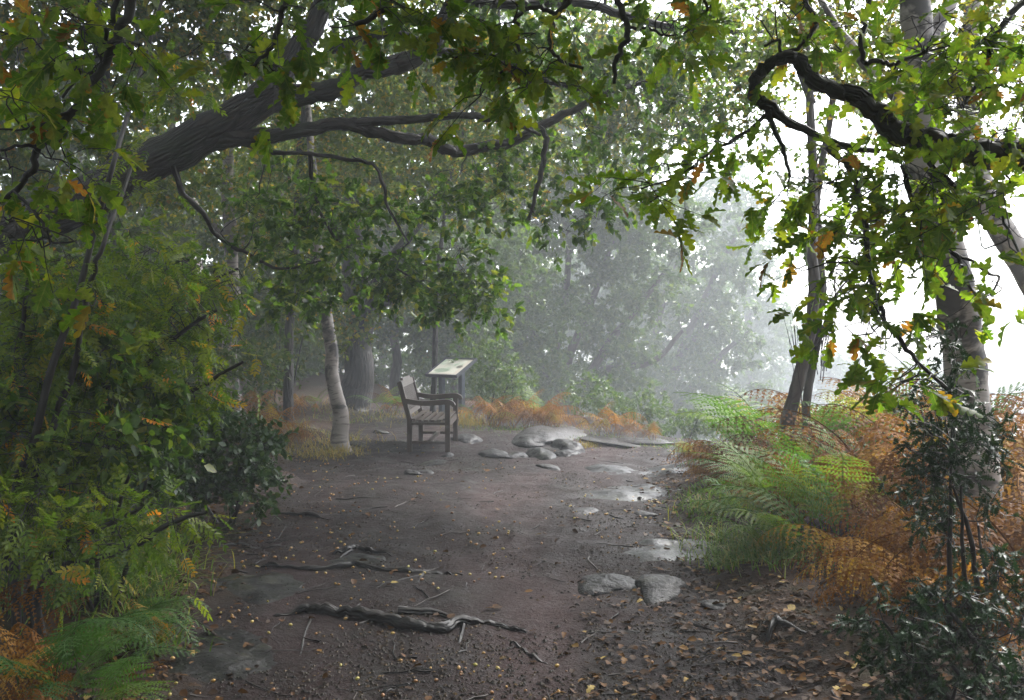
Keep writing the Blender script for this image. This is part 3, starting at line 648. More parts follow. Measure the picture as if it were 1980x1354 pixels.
birch_right2()
def slim_pair():
    b = G(1535, 945); d = b[1]
    tr = np.vstack([[b + [0, 0, -.1]], PL((d, d), (1530, 872), (1524, 822), (1540, 765), (1560, 690), (1570, 620), (1574, 540), (1568, 470), (1570, 390), (1566, 250), (1560, 120), (1555, -40))])
    t2 = np.vstack([[b + [.05, .15, -.1]], PL((d + .2, d + .3), (1556, 850), (1560, 780), (1572, 700), (1582, 620), (1590, 560), (1585, 480), (1580, 400), (1600, 250), (1620, 100), (1560, 30))])
    limbs = [(tr, [.05, .062, .07, .06, .055, .055, .05, .045, .04, .035, .03], 'trunk'), (t2, [.045, .04, .04, .038, .038, .035, .03, .025], 'stem'),
             (PL((d + .2, d), (1575, 690), (1590, 640), (1610, 585), (1640, 540)), [.03, .02, .008], 'branch'),
             (PL((d, d - .2), (1568, 508), (1545, 520), (1510, 530)), [.009, .006, .003], 'branch'),
             (PL((d, d + .4), (1570, 200), (1545, 130), (1555, 60), (1520, -20)), [.04, .03, .02], 'branch')]
    blobs = [(1560, 60, d, 190, 120, 1, 70), (1430, 110, d + .5, 120, 110, .8, 44), (1440, 250, d + .4, 90, 80, .6, 20), (1700, 200, d + .6, 160, 150, .8, 40), (1650, 560, d, 70, 60, .3, 3), (1600, 320, d, 100, 80, .5, 9)]
    e = tree('rowan_tree', 'slim grey twin-stemmed tree with swollen bent foot standing in the right bracken', 'tree', b, limbs, blobs, M_BRNB, M_OAKF, T_OVATE, .06, 4, .3, 7, 300, 45, seg=14, rough=.08, twigmat=M_TWIG)
    g = Geo(); r = rngf(46)          # bare upright shoots beside the stem
    for k in range(26):
        x0 = r.uniform(1575, 1600); y0 = r.uniform(640, 740); dx = r.uniform(-10, 75); ln = r.uniform(80, 190)
        p = spline(PL(d + r.uniform(-.1, .2), (x0, y0), (x0 + dx * .35 + r.normal(0, 4), y0 - ln * .5), (x0 + dx, y0 - ln)), 3); tubes(g, p, np.linspace(.005, .0018, len(p)), 3)
    for k in range(8):
        x0 = r.uniform(1535, 1560); y0 = r.uniform(700, 800); dx = r.uniform(-40, 5); ln = r.uniform(80, 200)
        p = spline(PL(d + r.uniform(-.1, .2), (x0, y0), (x0 + dx * .5, y0 - ln * .5), (x0 + dx, y0 - ln)), 3); tubes(g, p, np.linspace(.005, .0018, len(p)), 3)
    g.obj('bare_shoots', M_TWIG, e, kind='stuff')
slim_pair()
def small_birch():
    b = G(657, 872); d = b[1]
    tr = np.vstack([[b + [0, 0, -.1]], PL((d, d + .1), (655, 850), (655, 800), (648, 760), (640, 720), (640, 680), (632, 630), (622, 580), (618, 500), (610, 400), (600, 280), (590, 150))])
    root = PL(d, (652, 868), (645, 876), (632, 884))
    tree('birch_tree', 'small crooked white birch standing by the path left of the bench', 'tree', b, [(tr, [.15, .11, .095, .088, .085, .08, .075, .07, .06, .05, .03], 'trunk'), (root, [.05, .035, .015], 'root')], [(610, 380, d, 120, 160, .9, 40), (660, 600, d, 50, 70, .4, 9), (560, 560, d, 60, 60, .5, 8)], M_BIRCHD, M_BIRCHL, T_OVATE, .05, 4, .3, 8, 300, 51, seg=14, twigmat=M_TWIG, droop=.5)
small_birch()
def birch_left():
    b = np.array([P(448, 800, 15.5)[0], 15.5, hz(P(448, 800, 15.5)[0], 15.5)]); d = 15.5
    tr = np.vstack([[b + [0, 0, -.1]], PL(d, (447, 790), (446, 700), (450, 600), (444, 480), (440, 380), (445, 250), (440, 100))])
    limbs = [(tr, [.16, .13, .115, .11, .1, .09, .06], 'trunk'), (PL(d, (446, 470), (400, 420), (350, 360), (310, 280)), [.06, .05, .03], 'branch'), (PL(d, (448, 490), (490, 440), (540, 380), (580, 290)), [.06, .05, .03], 'branch')]
    tree('birch_tree', 'straight pale birch trunk half hidden behind the left thicket', 'tree', b, limbs, [(430, 250, d, 200, 180, 1.4, 70), (330, 420, d, 100, 80, .8, 16), (520, 420, d, 90, 90, .8, 18)], M_BIRCHD, M_OAKF, T_OVATE, .075, 5, .4, 10, 300, 53, seg=12, twigs=False)
birch_left()
def thick_oak():
    d = 19.3; x = P(692, 0, d)[0]; b = np.array([x, d, hz(x, d)])
    tr = np.vstack([[b + [0, 0, -.15]], PL(d, (692, 770), (690, 720), (690, 660), (694, 600), (690, 540), (680, 440), (690, 300))])
    limbs = [(tr, [.42, .32, .275, .265, .28, .24, .2, .1], 'trunk'), (PL(d, (700, 640), (735, 590), (790, 560), (850, 550)), [.13, .1, .07, .03], 'branch'), (PL(d, (686, 590), (640, 540), (600, 470), (570, 380)), [.14, .1, .06], 'branch'), (PL(d, (700, 600), (760, 500), (830, 400), (900, 280)), [.14, .1, .05], 'branch')]
    tree('oak_tree', 'thick straight oak trunk in the mist behind the small birch', 'tree', b, limbs, [(700, 330, d, 200, 180, 2, 110), (900, 250, d, 200, 140, 2, 90), (560, 300, d, 150, 150, 2, 60), (820, 560, d, 90, 40, .8, 20), (660, 620, d - .5, 50, 40, .5, 12), (850, 90, d, 300, 120, 2, 80)], M_OAKB, M_OAKF, T_OVATE, .12, 5, .5, 12, 0, 55, seg=14, rough=.08, twigs=False)
thick_oak()

# ------------------------------------------------------------------ woodland behind, tree by tree
def bg_tree(name, label, px, d, tops, blobs, leafm, lsize, seed, r0=.14, over=None, bark=None, nl=13, ns=5, L=.5, cat='tree', stems=None, nobj=0, tm=None):
    x = P(px, 0, d)[0]; b = np.array([x, d, hz(x, d)]); limbs = []
    if stems is None:
        pts = [b + [0, 0, -.15], b + [0, 0, .4]] + [P(a, c, d) for a, c in tops]; limbs.append((np.array(pts), np.linspace(r0, r0 * .35, len(pts)), 'trunk'))
    else:
        for k, st in enumerate(stems):
            o = np.array([(k % 3 - 1) * .16, (k % 2) * .2, 0]); pts = [b + o + [0, 0, -.15]] + [P(a, c, d + .15 * (k % 3)) for a, c in st]; limbs.append((np.array(pts), np.linspace(r0, r0 * .3, len(pts)), 'trunk' if k == 0 else 'stem'))
    return tree(name, label, cat, b, limbs, blobs, bark or M_BRNB, leafm, tm or T_OVATE, lsize, ns, L, nl, nobj, seed, seg=9, rough=.08, rk=.012, twigs=False, over=over)
bg_tree('willow_tree', 'many-stemmed bushy tree in the mist right behind the information board', 1072, 30.72, None,
        [(1080, 430, 30.72, 170, 130, 2.05, 90), (1200, 560, 30.98, 130, 130, 1.79, 80), (1000, 560, 30.98, 110, 150, 1.66, 60), (1250, 440, 31.36, 120, 110, 1.66, 50), (1060, 730, 30.34, 100, 60, 1.15, 34), (950, 700, 31.36, 80, 80, 1.28, 26), (1180, 720, 30.98, 90, 70, 1.28, 30), (1130, 250, 30.98, 200, 100, 1.92, 50)],
        M_FAR, 0.175, 61, 0.205, stems=[[(1060, 760), (1040, 690), (1022, 600), (1005, 500), (1000, 400)], [(1085, 760), (1100, 690), (1130, 620), (1160, 540), (1200, 420)], [(1050, 770), (1035, 720), (1010, 660), (960, 620), (930, 560)], [(1100, 770), (1130, 740), (1180, 660), (1230, 600), (1290, 520)], [(1075, 760), (1072, 690), (1090, 600), (1100, 480), (1090, 330)], [(1110, 790), (1160, 720), (1260, 700), (1320, 640)]])
bg_tree('willow_tree', 'pale arching bushy tree fading into the mist above the cliff edge', 1300, 42.24, None,
        [(1330, 560, 42.24, 120, 150, 2.05, 80), (1280, 730, 41.6, 110, 90, 1.79, 60), (1390, 680, 42.88, 90, 130, 1.79, 60), (1400, 470, 43.14, 80, 90, 1.79, 30), (1330, 820, 41.6, 120, 50, 1.54, 36), (1200, 790, 40.96, 90, 50, 1.28, 30), (1450, 800, 43.14, 70, 80, 1.54, 26)],
        M_FAR, 0.211, 63, 0.256, stems=[[(1260, 850), (1200, 790), (1180, 740), (1150, 690)], [(1280, 830), (1290, 740), (1340, 660), (1400, 600)], [(1310, 840), (1330, 760), (1390, 690), (1450, 640)], [(1270, 830), (1260, 700), (1290, 560), (1340, 440)], [(1290, 830), (1310, 700), (1370, 560), (1430, 440)]])
bg_tree('far_tree', 'ghostly tree furthest right in the mist above the valley', 1450, 66.56, [(1450, 700), (1440, 500), (1430, 380)], [(1430, 470, 66.56, 75, 130, 2.82, 60), (1460, 640, 66.56, 70, 110, 2.82, 50), (1380, 400, 66.56, 90, 80, 2.56, 40), (1420, 780, 66.56, 110, 80, 2.56, 40)], M_FAR, 0.322, 65, 0.384, L=1.41)
bg_tree('far_tree', 'faint grey bush crown just left of the slim twin-stemmed tree', 1520, 89.6, [(1520, 720)], [(1510, 640, 89.6, 60, 50, 2.56, 40), (1500, 740, 89.6, 90, 60, 2.56, 40), (1600, 730, 89.6, 80, 50, 2.56, 34)], M_FAR, 0.421, 67, 0.384, L=1.66)
bg_tree('far_tree', 'very faint low treetops beneath the white sky on the right', 1700, 121.6, [(1700, 760)], [(1690, 730, 121.6, 110, 40, 3.84, 50), (1830, 740, 121.6, 110, 40, 3.84, 40), (1600, 760, 121.6, 90, 40, 3.84, 30)], M_FAR, 0.561, 69, 0.384, L=2.18)
bg_tree('far_tree', 'dense grey-green tree blurred behind the many-stemmed tree', 1180, 53.76, [(1180, 700), (1185, 560), (1190, 420)], [(1180, 560, 53.76, 140, 130, 2.56, 70), (1310, 620, 53.76, 120, 140, 2.56, 60), (1080, 620, 53.76, 100, 130, 2.56, 50), (1250, 760, 53.76, 160, 80, 2.05, 50)], M_FAR, 0.351, 71, 0.384, L=1.41)
# dense wood to the left
WOOD = [('wood_tree', 'dark leafy oak filling the top left corner behind the hanging twigs', 205, 11.8, [(205, 500), (200, 300), (190, 100), (190, -80)], [(100, 160, 11.8, 170, 150, 1.3, 60), (320, 110, 12, 160, 130, 1.3, 50), (60, 380, 11.5, 120, 130, 1, 34), (300, 330, 12, 150, 80, 1, 34), (400, 30, 12, 200, 100, 1.4, 60), (30, 30, 12, 120, 100, 1.2, 40), (480, -20, 12.5, 150, 80, 1.2, 40), (150, -150, 12, 350, 150, 2, 70)], M_OAKF, .09, 101, .17, 300),
        ('wood_tree', 'yellowing tree behind the leaning trunk in the upper centre', 556, 14.5, [(566, 500), (580, 300), (596, 100), (600, -60)], [(600, 180, 14.5, 180, 170, 1.4, 90), (800, 120, 14.8, 200, 130, 1.3, 70), (500, 420, 14.5, 120, 120, 1.2, 40), (760, 300, 15, 150, 90, 1.2, 44), (640, -100, 15, 350, 130, 2, 60)], M_OAKF, .09, 103, .085, 300),
        ('wood_tree', 'bright-leaved tree spreading over the top centre beyond the drooping bough', 838, 17.6, [(840, 640), (850, 500), (880, 300), (960, 100), (960, -60)], [(960, 180, 15.5, 200, 120, 1.5, 60), (1150, 120, 15.5, 180, 120, 1.4, 90), (1000, 330, 15.5, 140, 90, 1.2, 40), (1200, 260, 16, 130, 80, 1.2, 34), (1100, -80, 15.5, 350, 120, 2, 60), (1350, 80, 16, 160, 120, 1.3, 74), (1290, 210, 16, 130, 90, 1.2, 44)], M_OAKF, .09, 105, .06, 300),
        ('wood_tree', 'dim tree deep in the wood behind the left birch', 330, 21, [(335, 600), (330, 350), (340, 60)], [(330, 420, 21, 170, 140, 2, 60), (250, 250, 21, 200, 160, 2, 60), (420, 620, 21, 130, 80, 1.4, 34), (300, 600, 21, 130, 80, 1.4, 30)], M_DARK, .14, 107, .17, 0),
        ('wood_tree', 'dim tree deep in the wood at the far left edge', 60, 19, [(60, 600), (65, 350), (60, 60)], [(60, 420, 19, 150, 150, 1.8, 50), (60, 200, 19, 170, 160, 1.8, 50), (100, 620, 19, 150, 90, 1.4, 40)], M_DARK, .13, 109, .16, 0),
        ('wood_tree', 'dark tree in the wood between the birches', 545, 22.5, [(548, 650), (540, 450), (550, 200)], [(540, 520, 22.5, 120, 110, 1.6, 50), (480, 640, 22.5, 90, 70, 1.3, 30), (560, 340, 22.5, 160, 120, 1.8, 50), (590, 640, 22.5, 60, 60, 1.2, 18)], M_DARK, .14, 111, .15, 0),
        ('wood_tree', 'faint trunk and crown beside the thick oak down the misty path', 760, 29, [(765, 680), (760, 500), (770, 250)], [(780, 480, 29, 150, 120, 2, 60), (850, 620, 28, 100, 70, 1.6, 36), (720, 380, 29, 150, 120, 2, 50), (900, 420, 28, 130, 110, 2, 46)], M_DARK, .17, 113, .2, 0),
        ('wood_tree', 'faint tree closing the view left of the information board', 880, 25, [(884, 680), (880, 560), (890, 420)], [(890, 600, 25, 90, 90, 1.6, 44), (950, 500, 25, 120, 110, 1.8, 50), (860, 700, 25, 60, 50, 1.2, 20), (960, 780, 24, 80, 40, 1, 20)], M_FAR, .14, 115, .15, 0),
        ('wood_tree', 'ghostly trunk at the end of the misty side path', 735, 40, [(738, 680), (732, 500), (740, 250)], [(700, 520, 40, 140, 110, 2.5, 50), (800, 420, 40, 160, 120, 2.5, 50), (690, 660, 40, 80, 50, 2, 20)], M_DARK, .2, 117, .22, 0),
        ('wood_tree', 'blurred backmost tree of the left wood', 470, 34, [(474, 650), (470, 400), (480, 150)], [(470, 480, 34, 200, 140, 2.5, 70), (300, 380, 34, 200, 160, 2.5, 60), (620, 380, 34, 200, 160, 2.5, 60)], M_DARK, .2, 119, .22, 0),
        ('wood_tree', 'blurred backmost tree at the left edge of the wood', 150, 30, [(154, 650), (150, 400), (160, 150)], [(150, 480, 30, 200, 140, 2.5, 70), (20, 300, 30, 150, 160, 2.5, 50), (240, 640, 30, 160, 80, 2, 40)], M_DARK, .18, 121, .22, 0),
        ('wood_tree', 'tall hazy tree whose crown closes the top behind the centre', 1010, 30, [(1012, 600), (1005, 350), (1000, 100)], [(1000, 300, 30, 240, 150, 2.5, 90), (1180, 380, 30, 140, 120, 2, 50), (1080, 120, 30, 260, 110, 2.5, 70), (820, 180, 30, 240, 130, 2.5, 70)], M_FAR, .17, 123, .25, 0)]
for nm, lab, px, d, tops, blobs, lm, ls, sd_, r0, no in WOOD:
    ov = None
    if d < 23 and px < 700:
        ro = rngf(sd_ + 1); n = 150; c = P(px, 0, d); y = d + ro.normal(0, 1.8, n); ov = np.stack([c[0] + ro.normal(0, 2.2, n), y, EYE + .328 * y + .3 + ro.uniform(0, 2.5, n)], -1)  # extra clumps above the frame keep light out of the left wood
    bg_tree(nm, lab, px, d, tops, blobs, lm, ls, sd_, r0, ov, M_OAKB if d < 20 else M_BRNB, nobj=no, L=.4 if d < 20 else .7, tm=T_OAKM if no else None)
# trees added out of view, behind and beside the viewer, to darken the foreground
for k, (x, y, s) in enumerate([(-6.5, -5, 2.6), (-2.2, -8.0, 2.8), (3.0, -8.0, 2.8), (7.4, -4.5, 2.6), (-9.0, 1.0, 2.8), (-9.0, 6.5, 2.6), (-10.5, 12, 2.8), (-13, 18, 3), (-13.5, 4, 3), (0.5, -13, 3.2), (-8, -11, 3.2), (9, -10, 3.2), (6.4, .8, 2.4), (8.8, 4.2, 2.4)]):
    b = np.array([x, y, hz(x, y)]); r = rngf(300 + k); n = 170
    v = norm(r.normal(size=(n, 3))) * (r.random((n, 1)) ** .4); cl = b + [0, 0, 3.6] + v * [s, s, 3.2]
    tree('wood_tree', 'unseen tree added around the viewer to shade the foreground', 'tree', b, [(np.array([b + [0, 0, -.2], b + [0, 0, 1.5], b + [.1, 0, 3.5], b + [.2, .1, 6]]), [.24, .18, .14, .05], 'trunk')], [], M_BRNB, M_DARK, T_OVATE, .3, 3, .8, 6, 0, 300 + k, clumps=cl, seg=8, twigs=False, group='shade trees added out of view around the viewer')

# ------------------------------------------------------------------ left thicket: rowans and dark glossy shrubs
def rowan(label, stems, blobs, seed, nobj=300, ls=.145):
    b0 = stems[0][0]; x = P(b0[0], 0, b0[2])[0]; base = np.array([x, b0[2], hz(x, b0[2])]); limbs = []
    for k, st in enumerate(stems):
        q = [P(a, c, d) for a, c, d in st]; g0 = np.array([q[0][0], q[0][1], hz(q[0][0], q[0][1]) - .08])
        limbs.append((np.vstack([[g0], q]), np.linspace(.024, .009, len(q) + 1), 'trunk' if k == 0 else 'stem'))
    tree('rowan_bush', label, 'shrub', base, limbs, blobs, M_TWIG, M_ROWAN, T_ROWAN, ls, 3, .3, 3, nobj, seed, rough=.03, rk=.005, wob=.14, droop=.35, up=.9, leafpart='leaf', seg=8, rt=.0018, flat=.6)
rowan('leafy rowan with long slanting stems at the left edge of the thicket', [[(30, 960, 4.95), (65, 850, 4.95), (100, 710, 4.95), (150, 580, 5.0), (190, 430, 5.05), (225, 300, 5.05), (270, 150, 5.6), (320, -20, 5.7)], [(60, 960, 5.05), (110, 800, 5.05), (150, 680, 5.05), (170, 560, 5.05), (210, 450, 5.05), (262, 300, 5.6)], [(10, 960, 5.3), (20, 800, 5.2), (40, 640, 5.2), (60, 500, 5.2)]],
      [(60, 560, 5.3, 90, 70, .4, 22), (170, 540, 5.4, 80, 70, .4, 20), (60, 700, 5.2, 80, 90, .4, 24), (180, 680, 5.4, 80, 80, .4, 24), (40, 850, 5.1, 70, 80, .35, 18), (150, 850, 5.3, 90, 80, .4, 24), (270, 480, 5.6, 70, 60, .4, 12), (300, 180, 5.7, 60, 90, .3, 8), (60, 960, 5.0, 80, 50, .3, 14), (250, 330, 5.6, 50, 60, .3, 6)], 201)
rowan('rowan arching its feathery green leaves toward the path from the thicket', [[(120, 990, 6.0), (180, 860, 5.9), (240, 760, 5.9), (300, 690, 5.8), (370, 630, 5.8), (420, 600, 5.8)], [(150, 990, 6.0), (230, 900, 6), (310, 800, 5.9), (400, 740, 5.9), (470, 700, 5.9)], [(130, 980, 6.0), (190, 780, 6.1), (280, 640, 6.1), (380, 560, 6.2), (460, 520, 6.3)]],
      [(300, 620, 5.9, 90, 60, .4, 22), (390, 620, 5.9, 60, 50, .4, 10), (280, 760, 5.8, 90, 70, .4, 22), (390, 720, 5.9, 60, 50, .4, 9), (430, 560, 6.2, 60, 40, .3, 8), (200, 940, 5.6, 80, 60, .3, 10), (330, 520, 6.1, 90, 50, .4, 12)], 203)
rowan('low rowan saplings leaning over the grass at lower left', [[(60, 1120, 4.9), (120, 1060, 4.9), (200, 1020, 4.9), (280, 980, 4.9)], [(80, 1120, 4.9), (160, 1090, 4.8), (250, 1060, 4.7), (340, 1010, 4.7), (400, 990, 4.7)]],
      [(240, 1010, 4.8, 80, 50, .3, 12), (120, 1020, 4.8, 80, 60, .3, 14), (330, 1000, 4.8, 40, 30, .2, 4), (50, 960, 4.7, 60, 60, .3, 8)], 205, 200)
def bush(label, px, d, blobs, seed, m=M_SHRUB, tm=T_OVATE, ls=.06, name='evergreen_bush', nobj=300, ns=4, nl=9, L=.22, up=.6, cat='shrub', nst=5):
    x = P(px, 0, d)[0]; base = np.array([x, d, hz(x, d)]); r = rngf(seed + 7); limbs = []
    cs = blob_points(blobs, rngf(seed + 8))
    for k in range(nst):
        t = cs[int(r.integers(len(cs)))]; s0 = base + [r.normal(0, .06), r.normal(0, .06), -.06]; mid_ = s0 * .5 + t * .5 + r.normal(0, .08, 3)
        limbs.append((np.array([s0, mid_, t]), [.016, .011, .005], 'trunk' if k == 0 else 'stem'))
    return tree(name, label, cat, base, limbs, blobs, M_TWIG, m, tm, ls, ns, L, nl, nobj, seed, twigs=d < 10, rough=.02, rk=.005, up=up, seg=6, droop=.2, flat=.8)
bush('dark glossy bush bulging onto the path edge at the right end of the thicket', 440, 7.9, [(300, 880, 7.2, 90, 80, .4, 34), (440, 870, 7.7, 90, 90, .5, 46), (480, 930, 7.6, 60, 60, .35, 24), (380, 800, 7.9, 80, 60, .5, 26), (360, 930, 7.6, 80, 70, .4, 30), (500, 850, 7.9, 50, 60, .4, 16)], 211)
bush('broad-leaved sapling with plain oval leaves amid the rowan stems', 200, 5.5, [(110, 640, 5.3, 60, 60, .3, 10), (230, 720, 5.4, 60, 50, .3, 10), (330, 800, 5.6, 50, 50, .3, 9), (60, 780, 5.2, 50, 60, .3, 9), (210, 860, 5.3, 60, 40, .3, 8)], 227, M_OAKM, T_OVATE, .075, 'leafy_sapling', L=.25)
bush('dark bush low behind the rowan stems at far left', 150, 7.0, [(80, 820, 7, 120, 110, .5, 50), (230, 830, 7, 110, 100, .5, 46), (150, 700, 7.2, 140, 90, .5, 44), (280, 940, 6.6, 100, 60, .4, 26), (120, 950, 6.4, 120, 60, .4, 30)], 213)
bush('shaded leafy bush filling the thicket under the leaning trunk', 260, 8.8, [(120, 560, 8.8, 130, 110, .6, 44), (300, 560, 8.8, 120, 100, .6, 44), (220, 700, 8.8, 130, 90, .6, 40), (20, 680, 8.6, 90, 120, .5, 26)], 215, M_OAKM, T_OVATE, .075)
bush('dim understorey bush deep behind the left birch', 330, 13, [(330, 720, 13, 140, 70, 1, 44), (200, 660, 13, 140, 110, 1, 44), (470, 690, 13.5, 70, 60, .8, 20), (330, 580, 13.3, 150, 80, 1, 40)], 217, M_DARK, T_OVATE, .1, nobj=150, L=.35)
bush('dim understorey bush at the far left in the wood', 60, 11, [(60, 640, 11, 130, 130, .9, 50), (40, 800, 11, 120, 70, .8, 30), (120, 480, 11.5, 130, 110, .9, 40)], 219, M_DARK, T_OVATE, .09, nobj=150, L=.35)
bush('bushy regrowth between the left birch and the small birch', 540, 16.5, [(540, 640, 16.5, 60, 90, .8, 30), (510, 740, 16.5, 50, 50, .7, 20), (590, 560, 16.8, 60, 70, .8, 20)], 221, M_DARK, T_OVATE, .09, nobj=0, L=.35)
for px_, d_, lab_ in ((620, 27, 'dim thicket far in the wood left of the thick oak'), (480, 26, 'dim thicket far in the wood behind the left birch'), (330, 25, 'dim thicket far in the wood, second from the left edge'), (160, 24, 'dim thicket far in the wood by the left edge'), (780, 34, 'faint thicket closing the misty side path'), (880, 31, 'faint thicket behind the information board'), (1000, 28, 'faint thicket behind the many-stemmed tree')):
    bush(lab_, px_, d_, [(px_, 720, d_, 110, 70, 1.4, 50), (px_ + 30, 610, d_, 110, 90, 1.4, 40), (px_ - 40, 660, d_, 80, 70, 1.2, 24)], 240 + d_ + px_, M_DARK if px_ < 700 else M_FAR, T_OVATE, .14, nobj=0, L=.5, ns=5, nl=11)
bush('dark bush behind the bracken beside the information board', 960, 17.6, [(980, 740, 17.6, 70, 50, .6, 30), (940, 680, 17.8, 50, 50, .6, 18)], 223, M_FAR, T_OVATE, .08, nobj=0, L=.3)
bush('low leafy bush spilling over the cliff edge in the centre right', 1280, 18.5, [(1260, 800, 18.3, 120, 45, .8, 40), (1380, 820, 18.5, 80, 40, .8, 24), (1140, 770, 18.2, 60, 40, .6, 18)], 225, M_FAR, T_OVATE, .08, nobj=0, L=.3)
bush('spiny holly sapling dark in front of the birch trunk', 1845, 4.3, [(1800, 800, 4.3, 95, 65, .25, 17), (1830, 900, 4.2, 75, 80, .25, 17), (1840, 1000, 4.2, 80, 80, .25, 13), (1850, 700, 4.3, 30, 60, .1, 5), (1800, 650, 4.3, 15, 30, .08, 2), (1900, 850, 4.3, 50, 60, .2, 8)], 231, M_HOLLY, T_HOLLY, .05, 'holly_bush', ns=4, nl=6, L=.14, nst=4)
bush('low dark holly sprawling in the bottom right corner', 1880, 3.7, [(1780, 1180, 3.8, 110, 60, .25, 16), (1900, 1220, 3.7, 90, 90, .25, 15), (1700, 1230, 3.8, 60, 30, .2, 7), (1880, 1320, 3.6, 110, 50, .25, 16), (1950, 1100, 3.9, 50, 60, .2, 10), (1780, 1320, 3.6, 60, 40, .2, 10)], 233, M_HOLLY, T_HOLLY, .05, 'holly_bush', ns=4, nl=6, L=.14, nst=6)

# ------------------------------------------------------------------ bracken
def frond(np_=16, nq=9, bend=(8, 95), blade=.36, wid=.3, droop=.1, curl=0.0, thin=1.0, seed=0, jit=.05, pk=.1):
    r = rngf(seed); s = np.linspace(0, 1, 25); th = np.radians(bend[0] + (bend[1] - bend[0]) * s ** 1.4)
    dx = np.sin(th); dz = np.cos(th); cx = np.concatenate([[0], np.cumsum(dx[:-1])]) / 24; cz = np.concatenate([[0], np.cumsum(dz[:-1])]) / 24
    side_w = np.cumsum(r.normal(0, .006, 25)); c = np.stack([cx, side_w, cz], -1); g = Geo()
    tubes(g, c, np.linspace(.006, .0015, 25), 4)
    for k in range(np_):
        u = (k + .3) / np_; ss = blade + (1 - blade) * u; i = ss * 24; i0 = min(int(i), 23); f = i - i0; b = c[i0] * (1 - f) + c[i0 + 1] * f
        t = norm(c[i0 + 1] - c[i0]); nrm = norm(np.cross(t, [0, 1, 0])) * -1; nrm = nrm if nrm[2] > 0 or abs(nrm[2]) < .3 else -nrm
        for sgn in (-1, 1):
            ln = wid * (1 - u) ** .85 * (.75 + .25 * min(1, u * 6)) * r.uniform(.85, 1.1) + .012
            a = math.radians(24 + 20 * u) + r.normal(0, jit); d = np.array([0, sgn, 0]) * math.cos(a) + t * math.sin(a) + np.array([0, 0, -droop + r.normal(0, jit)]); d = norm(d)
            m = max(4, int(nq * (ln / wid) ** .6)); v = (np.arange(m) + .5) / m
            dr = -curl * v ** 2 * ln
            pc = b + d * (v * ln)[:, None] + np.array([0, 0, 1]) * dr[:, None] - t * (curl * .25 * ln * v ** 2)[:, None]
            pd = norm(np.cross(nrm, d)); nn = norm(np.cross(d, pd))
            # rib
            e0 = b; e1 = pc[-1]; w0 = pd * .0022
            g.add([e0 + w0, e0 - w0, pc[m // 2] - w0 * .7, pc[m // 2] + w0 * .7, e1 - w0 * .3, e1 + w0 * .3], np.array([[0, 1, 2, 3], [3, 2, 4, 5]]))
            pl = ln * pk * (1 - v) ** .6 + .006; hw = ln / m * .42 * thin
            for q in (-1, 1):
                dd = pd * q * .95 + d * .3 + nn * (r.normal(0, jit * 2, (m, 1)) - .15 * curl * 4); dd = norm(dd); w = d * hw
                A = pc + w * .8; B_ = pc - w * .8; T1 = pc + dd * pl[:, None] * .65 + w * .75; T2 = pc + dd * pl[:, None] * .6 - w * .6; T = pc + dd * pl[:, None] + w * .2
                V = np.stack([A, B_, T2, T, T1], 1).reshape(-1, 3); fi = np.arange(m)[:, None] * 5 + np.arange(5)[None]
                g.add(V, fi)
    return g
FG = [frond(13, 12, bd, .34, w, dr, .15, .85, s).mesh('frond', M_FERNG) for bd, w, dr, s in (((8, 90), .30, .1, 1), ((15, 115), .28, .15, 2), ((4, 70), .33, .05, 3), ((20, 130), .27, .2, 4))]
FD = [frond(15, 12, bd, .25, w, dr, .12, .9, s, .05, .15).mesh('frond', M_FERND) for bd, w, dr, s in (((20, 120), .27, .1, 5), ((30, 140), .25, .15, 6), ((12, 100), .28, .08, 7))]
FB = [frond(11, 9, bd, .4, w, dr, cu, .95, s, .13).mesh('frond', M_FERNB) for bd, w, dr, cu, s in (((5, 120), .27, .5, .4, 11), ((10, 150), .25, .7, .5, 12), ((3, 95), .28, .45, .4, 13), ((12, 165), .24, .8, .4, 14), ((20, 140), .25, .6, .5, 15))]
def bracken(x, y, fr, n, size, label, group, r, lean=None, spread=.35, name='bracken_fern', az=None):
    b = np.array([x, y, hz(x, y) - .02]); e = empty(name, b, label, 'fern', group)
    for k in range(n):
        o = bpy.data.objects.new('frond', fr[int(r.integers(len(fr)))]); C.objects.link(o); o.parent = e
        a = r.uniform(0, 2 * math.pi) if az is None else az + r.normal(0, spread * 1.6)
        s = size * r.uniform(.7, 1.15); o.scale = (s, s, s); o.rotation_euler = (r.normal(0, .12), r.normal(.12, .12), a)
        o.location = (r.normal(0, .06), r.normal(0, .06), 0)
    return e
